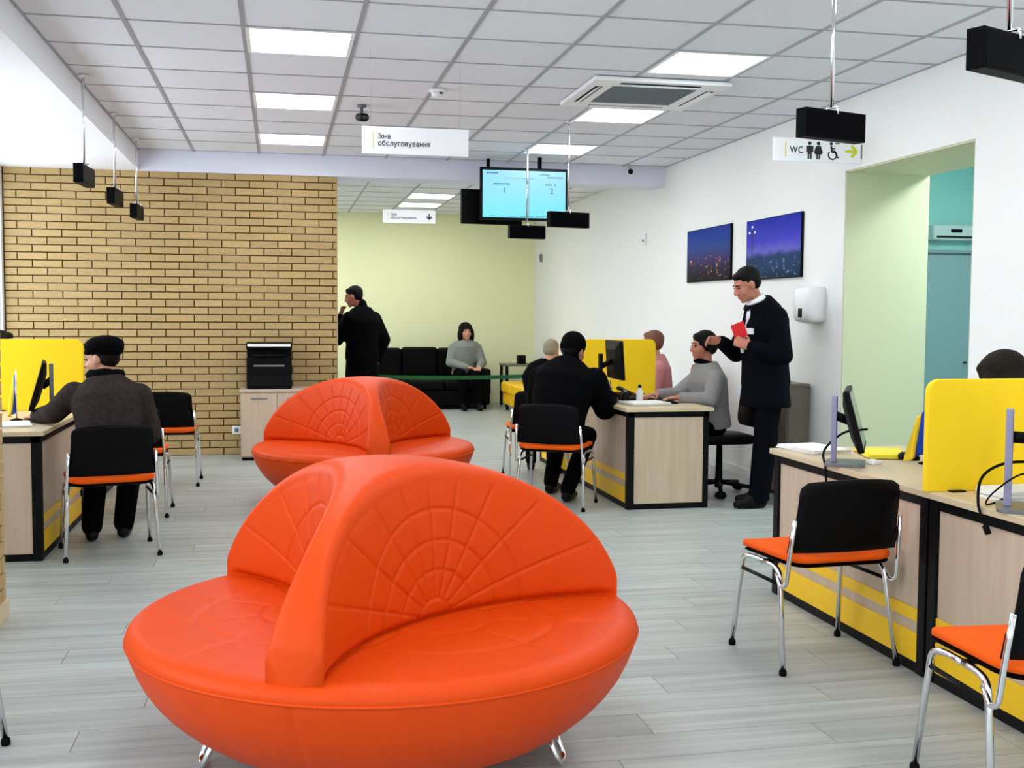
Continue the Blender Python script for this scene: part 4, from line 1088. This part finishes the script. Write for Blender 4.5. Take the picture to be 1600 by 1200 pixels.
def hand_shape(mb, w_, d, nrm, side, curl=.5, s=1.0, spread=.12):
    """wrist, pointing direction, palm normal (out of the palm), side +1 thumb towards d x nrm"""
    d = Vector(d).normalized(); nrm = Vector(nrm); nrm = (nrm-d*nrm.dot(d)).normalized(); x = d.cross(nrm)*side; w_ = Vector(w_)
    mb.ell(w_+d*.045*s, x*.040*s, d*.055*s, nrm*.016*s); mb.ell(w_+d*.065*s, x*.042*s, d*.030*s, nrm*.015*s)
    mb.capsule(w_-d*.02*s, w_+d*.02*s, .026*s, .026*s)
    for k, (o, L) in enumerate(((.030, .070), (.010, .078), (-.010, .073), (-.029, .058))):
        p = w_+d*.082*s+x*o*s; a = 0; r_ = .0092*s
        dirv = (d+x*spread*(o/.03)).normalized()
        for j, fr in enumerate((.42, .32, .26)):
            a += curl*(.45+.35*j)
            q = p+(dirv*math.cos(a)+nrm*math.sin(a))*L*fr*s
            mb.capsule(p, q, r_, r_*.92, 10, 3); p = q; r_ *= .92
    p = w_+d*.022*s+x*.028*s; dv = (d*.62+x*.70+nrm*.35*(1+curl)).normalized()
    q = p+dv*.040*s; mb.capsule(p, q, .0125*s, .0105*s, 10, 3)
    q2 = q+(dv*.6+d*.6+nrm*curl*.4).normalized()*.032*s; mb.capsule(q, q2, .0105*s, .009*s, 10, 3)
def ring(c, r_, f_, a, b, n_=20): return [Vector(c)+r_*a*math.cos(2*PI*k/n_)+f_*b*math.sin(2*PI*k/n_) for k in range(n_)]
def torso_loft(mb, J, inf, low=None, top=1.0, widths=(.165, .150, .165, .185, .150, .075), depths=(.125, .115, .120, .120, .095, .070), bulk=0):
    """rings from the hips to the neck along the spine"""
    pel, ch, nk = V(*J['pelvis']), V(*J['chest']), V(*J['neck'])
    sh = V(*J['shR'])-V(*J['shL']); r1 = sh.normalized(); hp = V(*J['hipR'])-V(*J['hipL']); r2 = hp.normalized()
    pts = [pel+(pel-ch)*.10, pel+(ch-pel)*.28, pel+(ch-pel)*.58, pel+(ch-pel)*.90, ch+(nk-ch)*.35, nk]
    rings = []
    for i, p in enumerate(pts):
        t_ = [0, .2, .6, 1, 1, 1][i]; rv = (r2*(1-t_)+r1*t_).normalized()
        ax = (pts[min(i+1, 5)]-pts[max(i-1, 0)]).normalized(); fv = ax.cross(rv).normalized(); rv = fv.cross(ax).normalized()
        rings.append(ring(p, rv, fv, (widths[i]+inf)*J['s'], (depths[i]+inf+bulk*(i < 4))*J['s']))
    mb.loft(rings)
def arm_shape(mb, J, k, r1, r2, r3, cut=1.0):
    sh, el, wr = (V(*J[q+k]) for q in ('sh', 'el', 'wr')); s = J['s']
    mb.capsule(sh, el, r1*s, r2*s); e = el+(wr-el)*cut; mb.capsule(el, e, r2*s, r3*s)
def leg_shape(mb, J, k, r1, r2, r3, cut=1.0):
    hp, kn, an = (V(*J[q+k]) for q in ('hip', 'kn', 'an')); s = J['s']
    mb.capsule(hp, kn, r1*s, r2*s); mb.capsule(kn, kn+(an-kn)*.35, r2*s, r2*.98*s); mb.capsule(kn+(an-kn)*.35, kn+(an-kn)*cut, r2*.98*s, r3*s)
def local(me, root): me.transform(Matrix.Translation(-Vector(root))); return me
def person(label, J, look, voxel=.009, body=True):
    s = J['s']; root = ((J['anL'][0]+J['anR'][0])/2, (J['anL'][1]+J['anR'][1])/2, 0)
    if 'root' in J: root = J['root']
    t = thing('person', label, 'person', root)
    skin = look.get('skin', 'skin'); woman = look.get('woman', False)
    b = MB(); head_shape(b, J['head'], J['look'], s, woman)
    f_, r_, u_ = frame(J['look'])
    b.capsule(V(*J['head'])-(u_*.055+f_*.02)*s, V(*J['neck'])+V(0, 0, -.03), .050*s, .054*s)
    torso_loft(b, J, -.028)
    for k, sd in (('L', -1), ('R', 1)):
        arm_shape(b, J, k, .038, .034, .026); leg_shape(b, J, k, .060, .045, .032)
        hd = J.get('hd'+k) or (V(*J['wr'+k])-V(*J['el'+k])); nm = J.get('hn'+k) or (0, 0, -1)
        hand_shape(b, J['wr'+k], hd, nm, J.get('hs'+k, sd), J.get('curl'+k, .5), s*.98)
        b.capsule(V(*J['an'+k])-V(0, 0, .01), V(*J['an'+k])+(V(*J['toe'+k])-V(*J['an'+k]))*.45-V(0, 0, .012), .026*s, .020*s)
    body_o = ob('body', local(remesh(b, voxel, 'body', 2), root), skin, t)
    # eyes and brows
    hc = V(*J['head'])
    for q in (-1, 1):
        e = MB().ell(hc+(f_*.0815+r_*q*.030+u_*.004)*s, r_*.0125*s, f_*.008*s, u_*.006*s); ob('eye', local(e.mesh('eye'), root), 'eye', body_o)
        e = MB().capsule(hc+(f_*.0905+r_*q*.016+u_*.026)*s, hc+(f_*.078+r_*q*.046+u_*.026)*s, .0045*s, .003*s, 8, 2); ob('eyebrow', local(e.mesh('eyebrow'), root), look.get('hair', 'hairblack'), body_o)
    e = MB().capsule(hc+(f_*.0885-r_*.018-u_*.068)*s, hc+(f_*.0885+r_*.018-u_*.068)*s, .0035*s, .0035*s, 8, 2); ob('lips', local(e.mesh('lips'), root), 'lip', body_o)
    # top garment
    g = MB(); bk = look.get('bulk', 0)
    torso_loft(g, J, look.get('inf', .012)+bk*.4, bulk=bk*.5)
    if look.get('hem'):      # longer coats: a skirt below the hips
        pel = V(*J['pelvis']); hz = look['hem']; hp = (V(*J['hipR'])-V(*J['hipL'])).normalized(); fv = V(0, 0, 1).cross(hp).normalized()
        lo = V(*look.get('hemc', (pel.x, pel.y, 0))); lo.z = hz
        g.loft([ring(lo, hp, fv, (.205+bk*.4)*s, (.165+bk*.4)*s), ring(pel.lerp(lo, .5), hp, fv, (.195+bk*.4)*s, (.150+bk*.4)*s), ring(pel+V(0, 0, .08), hp, fv, (.175+bk*.4)*s, (.130+bk*.4)*s)])
    for k in 'LR': arm_shape(g, J, k, .066+bk*.4, .054+bk*.4, .040+bk*.3, .93)
    if look.get('collar'):
        n0 = V(*J['neck']); g.capsule(n0-V(0, 0, .02), n0+V(0, 0, .035), (.082)*s, .070*s)
    ob(look.get('topname', 'jacket'), local(remesh(g, max(voxel, .010), 'top', 5), root), look['top'], t)
    # legs
    g = MB(); pel = V(*J['pelvis']); g.ell((V(*J['hipL'])+V(*J['hipR']))/2+V(0, 0, .02), (V(*J['hipR'])-V(*J['hipL'])).normalized()*.165*s, V(0, 0, 1).cross((V(*J['hipR'])-V(*J['hipL']))).normalized()*.125*s, V(0, 0, .11*s))
    lw = look.get('legw', 1)
    for k in 'LR': leg_shape(g, J, k, .085*lw, .066*lw, .058*lw, .99)
    ob('trousers', local(remesh(g, max(voxel, .011), 'trousers', 4), root), look.get('bottom', 'coatblack'), t)
    for k in 'LR':
        g = MB(); an, to = V(*J['an'+k]), V(*J['toe'+k]); z = .040*s
        d = V(to.x-an.x, to.y-an.y, 0).normalized(); heel = V(an.x, an.y, z)-d*.03*s; tip = V(an.x, an.y, z*.8)+d*.165*s
        g.capsule(heel, V(an.x, an.y, z)+d*.06*s, .040*s, .042*s); g.capsule(V(an.x, an.y, z)+d*.05*s, tip, .042*s, .031*s); g.capsule(V(an.x, an.y, z*1.3), an+V(0, 0, .02), .046*s, .046*s); g.capsule(an, V(an.x, an.y, z)+d*.10*s, .044*s, .036*s)
        g.box((an.x-.02, an.y-.02, .001), (an.x+.02, an.y+.02, .03))
        ob('shoe', local(remesh(g, .011, 'shoe', 3), root), 'shoe', t)
    # hair
    h = MB()
    def E(f, r, u, rf, rr_, ru): h.ell(hc+(f_*f+r_*r+u_*u)*s, r_*rr_*s, f_*rf*s, u_*ru*s)
    style = look.get('style', 'short')
    if style == 'short':
        E(-.024, 0, .042, .098, .081, .084); E(-.050, 0, .010, .064, .078, .075); E(.034, 0, .076, .045, .058, .032)
    elif style == 'bob':
        E(-.022, 0, .044, .112, .100, .096); E(-.055, 0, -.03, .075, .100, .105); E(.048, 0, .074, .038, .074, .034)
        for q in (-1, 1): E(.004, q*.090, -.045, .050, .028, .090)
    elif style == 'updo':
        E(-.022, 0, .040, .102, .086, .088); E(-.060, 0, .0, .064, .080, .080); E(.040, 0, .076, .040, .062, .032); E(-.105, 0, .02, .048, .055, .055)
        for q in (-1, 1): E(-.005, q*.074, .0, .040, .020, .045)
    hm = remesh(h, .008, 'hair', 2); ob('hair', local(hm, root), look.get('hair', 'hairblack'), t)
    return t, root
def seated(x, y, az, s=.95, seat=.45, lean=.05, turn=None):
    """joints of someone sitting with the hips at x, y and facing azimuth az"""
    a = R_(az); f = V(math.sin(a), math.cos(a), 0); r = V(math.cos(a), -math.sin(a), 0); P = V(x, y, 0); Z = V(0, 0, 1)
    J = {'s': s}
    def put(k, v): J[k] = tuple(v)
    put('pelvis', P+Z*(seat+.10*s)); put('chest', P+f*(lean)*s+Z*(seat+.50*s)); put('neck', P+f*(lean*1.25)*s+Z*(seat+.60*s))
    put('head', P+f*(lean*1.6+.025)*s+Z*(seat+.725*s)); J['look'] = tuple(f)
    for k, q in (('L', -1), ('R', 1)):
        put('sh'+k, P+f*lean*s+r*q*.185*s+Z*(seat+.48*s)); put('el'+k, P+f*(lean+.06)*s+r*q*.235*s+Z*(seat+.22*s)); put('wr'+k, P+f*(lean+.28)*s+r*q*.12*s+Z*(seat+.20*s))
        put('hip'+k, P+r*q*.09*s+Z*(seat+.075*s)); put('kn'+k, P+f*.42*s+r*q*.11*s+Z*(seat+.055)); put('an'+k, P+f*.43*s+r*q*.11*s+Z*.085); put('toe'+k, P+f*.62*s+r*q*.12*s+Z*.03)
    return J
def standing(x, y, az, s=.95):
    a = R_(az); f = V(math.sin(a), math.cos(a), 0); r = V(math.cos(a), -math.sin(a), 0); P = V(x, y, 0); Z = V(0, 0, 1); J = {'s': s}
    def put(k, v): J[k] = tuple(v)
    put('pelvis', P+Z*.97*s); put('chest', P+Z*1.40*s); put('neck', P+f*.015*s+Z*1.51*s); put('head', P+f*.035*s+Z*1.645*s); J['look'] = tuple(f)
    for k, q in (('L', -1), ('R', 1)):
        put('sh'+k, P+r*q*.19*s+Z*1.385*s); put('el'+k, P+r*q*.25*s-f*.02*s+Z*1.10*s); put('wr'+k, P+r*q*.24*s+f*.06*s+Z*.86*s)
        put('hip'+k, P+r*q*.09*s+Z*.92*s); put('kn'+k, P+r*q*.095*s+f*.015*s+Z*.50*s); put('an'+k, P+r*q*.10*s-f*.02*s+Z*.085); put('toe'+k, P+r*q*.12*s+f*.18*s+Z*.03)
    return J

# --- woman in a black beret, seated at the left desk, seen from behind
J = seated(-.945, 6.69, -6, lean=.10)
J.update(chest=(-.97, 6.80, .905), neck=(-.98, 6.84, .985), head=(-1.005, 6.87, 1.095), look=(-.93, .36, -.16), shL=(-1.15, 6.81, .895), shR=(-.79, 6.79, .885),
         elL=(-1.265, 6.83, .785), wrL=(-1.385, 6.98, .757), hdL=(-.55, .8, -.1), hnL=(0, 0, -1), curlL=.35, elR=(-.735, 6.86, .66), wrR=(-.84, 7.09, .605), hnR=(0, 0, -1),
         knL=(-1.07, 7.09, .485), knR=(-.88, 7.12, .485), anL=(-1.10, 7.03, .085), anR=(-.93, 7.12, .085), toeL=(-1.13, 7.22, .03), toeR=(-.92, 7.32, .03))
pw, root = person('seated woman in a black beret and brown-grey jacket writing at the left desk', J, dict(top='taupecoat', hair='hairblack', style='short', woman=True, bulk=.03, inf=.016, hem=.50, legw=1.12), .008)
f_, r_, u_ = frame(J['look']); hc = V(*J['head'])
h = MB(); h.ell(hc+u_*.072-f_*.028, r_*.105, f_*.118, u_*.062+f_*.012); h.ell(hc+u_*.050-f_*.055, r_*.092, f_*.085, u_*.06); h.ell(hc+u_*.045+f_*.0, r_*.088, f_*.100, u_*.026)
ob('beret', local(remesh(h, .009, 'beret', 4), root), 'coatblack', pw)
h = MB(); h.tube([V(*J['neck'])+V(math.cos(2*PI*k/16)*.075, math.sin(2*PI*k/16)*.070, .015) for k in range(17)], .038, 10); h.ell(V(*J['neck'])+V(0, -.04, .0), (.09, 0, 0), (0, .05, 0), (0, 0, .06))
ob('scarf', local(remesh(h, .010, 'scarf', 4), root), 'coatblack', pw)
# --- man in a black knit cap on the middle chair, seen from behind
J = seated(1.93, 7.80, 35, lean=.12, s=1.0)
J.update(chest=(2.03, 7.88, .925), neck=(2.07, 7.93, 1.005), head=(2.105, 7.97, 1.105), look=(.72, .62, -.30), shL=(1.865, 7.96, .905), shR=(2.215, 7.79, .895), elL=(1.86, 8.12, .68), wrL=(2.08, 8.26, .62),
         elR=(2.315, 7.86, .685), wrR=(2.405, 8.05, .752), hdR=(.5, .85, -.05), hnR=(0, 0, -1), curlR=.4, knL=(2.06, 8.19, .49), knR=(2.225, 7.98, .48), anL=(2.03, 8.33, .085), anR=(2.06, 7.94, .085), toeL=(2.13, 8.48, .03), toeR=(2.10, 7.76, .03))
J['toeR'] = (2.16, 8.10, .03)
pm, root = person('seated man in a black knit cap and black padded jacket at the middle desk', J, dict(top='coatblack', hair='hairblack', bulk=.075, inf=.02, collar=True, hem=.46, skin='skin2'), .009)
f_, r_, u_ = frame(J['look']); hc = V(*J['head'])
h = MB(); h.ell(hc+u_*.046-f_*.014, r_*.090, f_*.108, u_*.094); h.ell(hc+u_*.020-f_*.035, r_*.088, f_*.088, u_*.075); ob('knit_cap', local(remesh(h, .009, 'cap', 4), root), 'coatblack', pm)
h = MB(); n0 = V(*J['neck']); h.ell(n0+V(-.05, -.05, -.02), (.12, -.06, 0), (.03, .07, 0), (0, 0, .075)); ob('hood', local(remesh(h, .010, 'hood', 4), root), 'coatblack', pm)
# --- woman in a grey sweater behind the middle desk
J = seated(3.235, 8.10, -90, lean=.07)
J.update(head=(3.155, 8.10, 1.135), look=(-1, -.10, -.06), neck=(3.18, 8.10, 1.01), chest=(3.19, 8.10, .915), shL=(3.19, 7.93, .885), shR=(3.19, 8.275, .885), elL=(3.135, 7.865, .74), wrL=(2.92, 7.93, .755), hdL=(-1, .15, -.04), elR=(3.02, 8.30, .75), wrR=(2.83, 8.17, .765), hdR=(-1, -.2, -.08), curlL=.3, curlR=.4, hnL=(0, 0, -1), hnR=(0, 0, -1))
pg, root = person('woman in a grey sweater typing at the middle desk, face in profile', J, dict(top='greyknit', hair='hairblack', style='updo', woman=True, topname='sweater', bulk=.02, skin='skin2'), .007)
h = MB(); n0 = V(*J['neck']); h.tube([n0+V(math.cos(2*PI*k/16)*.066-.01, math.sin(2*PI*k/16)*.066, -.005-.02*math.cos(2*PI*k/16)) for k in range(17)], .022, 10); ob('neckerchief', local(remesh(h, .009, 'kerchief', 3), root), 'coatblack', pg)
# --- man in a dark suit leaning over, holding a red folder
J = standing(3.43, 7.53, -94, s=1.0)
J.update(pelvis=(3.41, 7.53, .92), chest=(3.385, 7.53, 1.375), neck=(3.33, 7.52, 1.47), head=(3.238, 7.50, 1.585), look=(-.88, -.10, -.40), shL=(3.405, 7.35, 1.355), shR=(3.375, 7.705, 1.355), elL=(3.425, 7.275, 1.09), wrL=(3.215, 7.35, 1.15), hdL=(-.75, .45, .35), hnL=(.1, 1, 0), curlL=.75,
         elR=(3.28, 7.76, 1.09), wrR=(3.085, 7.58, 1.18), hdR=(-.9, -.1, .12), hnR=(0, -.75, -.55), curlR=.7, toeL=(3.12, 7.42, .03), toeR=(3.24, 7.66, .03))
for k, xx, yy in (('L', 3.36, 7.435), ('R', 3.47, 7.64)): J['hip'+k] = (3.41, 7.435 if k == 'L' else 7.625, .90); J['kn'+k] = (xx+.01, yy, .49); J['an'+k] = (xx-.03, yy, .085)
ps, root = person('standing man in a dark suit holding a red folder by the middle desk', J, dict(top='navy', bottom='navy', hair='hairblack', bulk=.035, inf=.016, hem=.72, skin='skin2', topname='suit_jacket', legw=1.22), .007)
n0 = V(*J['neck']); fd = V(-.9976, -.07, 0); rd = V(-.07, .9976, 0); cc = V(3.385, 7.53, 0)
h = MB(); h.tube([n0+fd*.012+(fd*math.cos(2*PI*k/20)*.052+rd*math.sin(2*PI*k/20)*.052)+V(0, 0, .022-.022*math.cos(2*PI*k/20)) for k in range(21)], .012, 8)
h.tube([n0+fd*.010+(fd*math.cos(2*PI*k/20)*.056+rd*math.sin(2*PI*k/20)*.055)+V(0, 0, .004-.024*math.cos(2*PI*k/20)) for k in range(21)], .015, 8)
ob('shirt_collar', local(remesh(h, .006, 'collar', 2), root), 'shirt', ps)
h = MB(); h.prism([cc+fd*.128+rd*.050+V(0, 0, 1.42), cc+fd*.128-rd*.050+V(0, 0, 1.42), cc+fd*.168-rd*.052+V(0, 0, 1.32), cc+fd*.172-rd*.004+V(0, 0, 1.10), cc+fd*.172+rd*.004+V(0, 0, 1.10), cc+fd*.168+rd*.052+V(0, 0, 1.32)], -fd*.06)
ob('shirt_front', local(h.mesh('front'), root), 'shirt', ps, .01)
h = MB(); h.prism([cc+fd*.135+rd*.016+V(0, 0, 1.415), cc+fd*.135-rd*.016+V(0, 0, 1.415), cc+fd*.176-rd*.024+V(0, 0, 1.20), cc+fd*.178+V(0, 0, 1.16), cc+fd*.176+rd*.024+V(0, 0, 1.20)], fd*.006); ob('tie', local(h.mesh('tie'), root), 'navy', ps)
q0 = cc+fd*.152-rd*.085+V(0, 0, 1.235); h = MB(); h.prism([q0+rd*.03, q0-rd*.03-fd*.018, q0-rd*.03-fd*.018+V(0, 0, .042), q0+rd*.03+V(0, 0, .042)], fd*.02); ob('name_badge', local(h.mesh('badge'), root), 'white', ps)
h = MB(); q = [V(3.135, 7.425, 1.19), V(3.215, 7.40, 1.225), V(3.175, 7.40, 1.33), V(3.095, 7.425, 1.295)]
h.prism(q, (.004, .014, -.002)); t = thing('red_folder', 'small red folder in the hands of the standing man in the suit', 'folder', (3.155, 7.41, 1.19))
me = h.mesh('cover'); me.transform(Matrix.Translation((-3.155, -7.41, -1.19))); ob('cover', me, 'red', t, .001)
h = MB(); h.prism([p.lerp(sum(q, V(0, 0, 0))/4, .06)+V(.001, .0035, -.0005) for p in q], (.002, .007, -.001)); me = h.mesh('pages'); me.transform(Matrix.Translation((-3.155, -7.41, -1.19))); ob('pages', me, 'paper', t)
# --- people half hidden behind the screens
J = seated(3.29, 9.45, -80, lean=.04); J['head'] = (3.205, 9.45, 1.118); J['look'] = (-.75, .65, 0)
person('woman in a pink sweater with auburn hair behind the middle yellow screen', J, dict(top='pink', hair='hairauburn', style='short', woman=True, topname='sweater'), .012)
J = seated(2.17, 9.22, 12, lean=.04, s=.82); J['head'] = (2.28, 9.36, 1.055); J['neck'] = (2.235, 9.31, .955); J['chest'] = (2.16, 9.27, .87)
J.update(shL=(2.10, 9.32, .84), shR=(2.33, 9.25, .84), elL=(2.09, 9.42, .66), wrL=(2.16, 9.56, .60), elR=(2.31, 9.34, .65), wrR=(2.26, 9.52, .60), look=(.6, .75, -.2))
person('grey-haired visitor mostly hidden behind the man in the knit cap', J, dict(top='coatblack', hair='hairgrey', style='short', topname='coat'), .012)
J = seated(3.13, 4.30, -90, lean=.05, s=.94); J['head'] = (3.03, 4.30, 1.094); J['look'] = (-.45, .85, -.35)
person('person behind the right yellow screen with only dark hair showing', J, dict(top='coatblack', hair='hairbrown', style='bob', topname='sweater'), .012)
J = seated(-2.06, 8.70, 90, lean=.05); J['head'] = (-1.95, 8.70, 1.115)
person('person at the left picture edge with only brown hair showing above the yellow screen', J, dict(top='coatblack', hair='hairbrown', style='short', topname='sweater'), .012)
# --- man in a long black coat standing beside the brick wall
J = standing(.885, 12.35, -38, s=.945)
J.update(head=(.795, 12.36, 1.548), look=(-.93, .30, -.22), elL=(.62, 12.36, 1.08), wrL=(.66, 12.47, 1.33), hdL=(.25, -.05, 1), hnL=(.6, -.6, 0), curlL=.6, elR=(1.135, 12.44, 1.08), wrR=(1.07, 12.50, .86))
pc, root = person('standing man in a long black coat beside the end of the brick wall', J, dict(top='coatblack', hair='hairblack', bulk=.05, inf=.02, hem=.42, collar=True, skin='skin2', topname='coat'), .011)
# --- woman on the black sofa, facing the camera
J = seated(2.66, 16.30, 180, lean=.04, seat=.42, s=1.06)
J.update(neck=(2.66, 16.26, .985), head=(2.665, 16.23, 1.105), look=(.10, -1, .06), elL=(2.90, 16.18, .66), wrL=(2.82, 15.98, .60), elR=(2.43, 16.18, .66), wrR=(2.66, 15.97, .60), hdL=(-.3, -1, -.1), hdR=(.8, -.8, -.1), shL=(2.835, 16.26, .865), shR=(2.485, 16.26, .865))
for k, xx in (('L', 2.77), ('R', 2.55)): J['kn'+k] = (xx, 15.78, .49); J['an'+k] = (xx, 15.74, .085); J['toe'+k] = (xx, 15.56, .03)
pf, root = person('woman with dark bobbed hair in a grey cowl sweater sitting on the black sofa', J, dict(top='scarf', hair='hairblack', style='bob', woman=True, topname='sweater', bulk=.02), .010)
h = MB(); n0 = V(*J['neck']); h.tube([n0+V(math.cos(2*PI*k/16)*.085, math.sin(2*PI*k/16)*.08-.015, -.040+.02*math.sin(2*PI*k/16)) for k in range(17)], .042, 10); ob('cowl_scarf', local(remesh(h, .011, 'cowl', 3), root), 'scarf', pf)
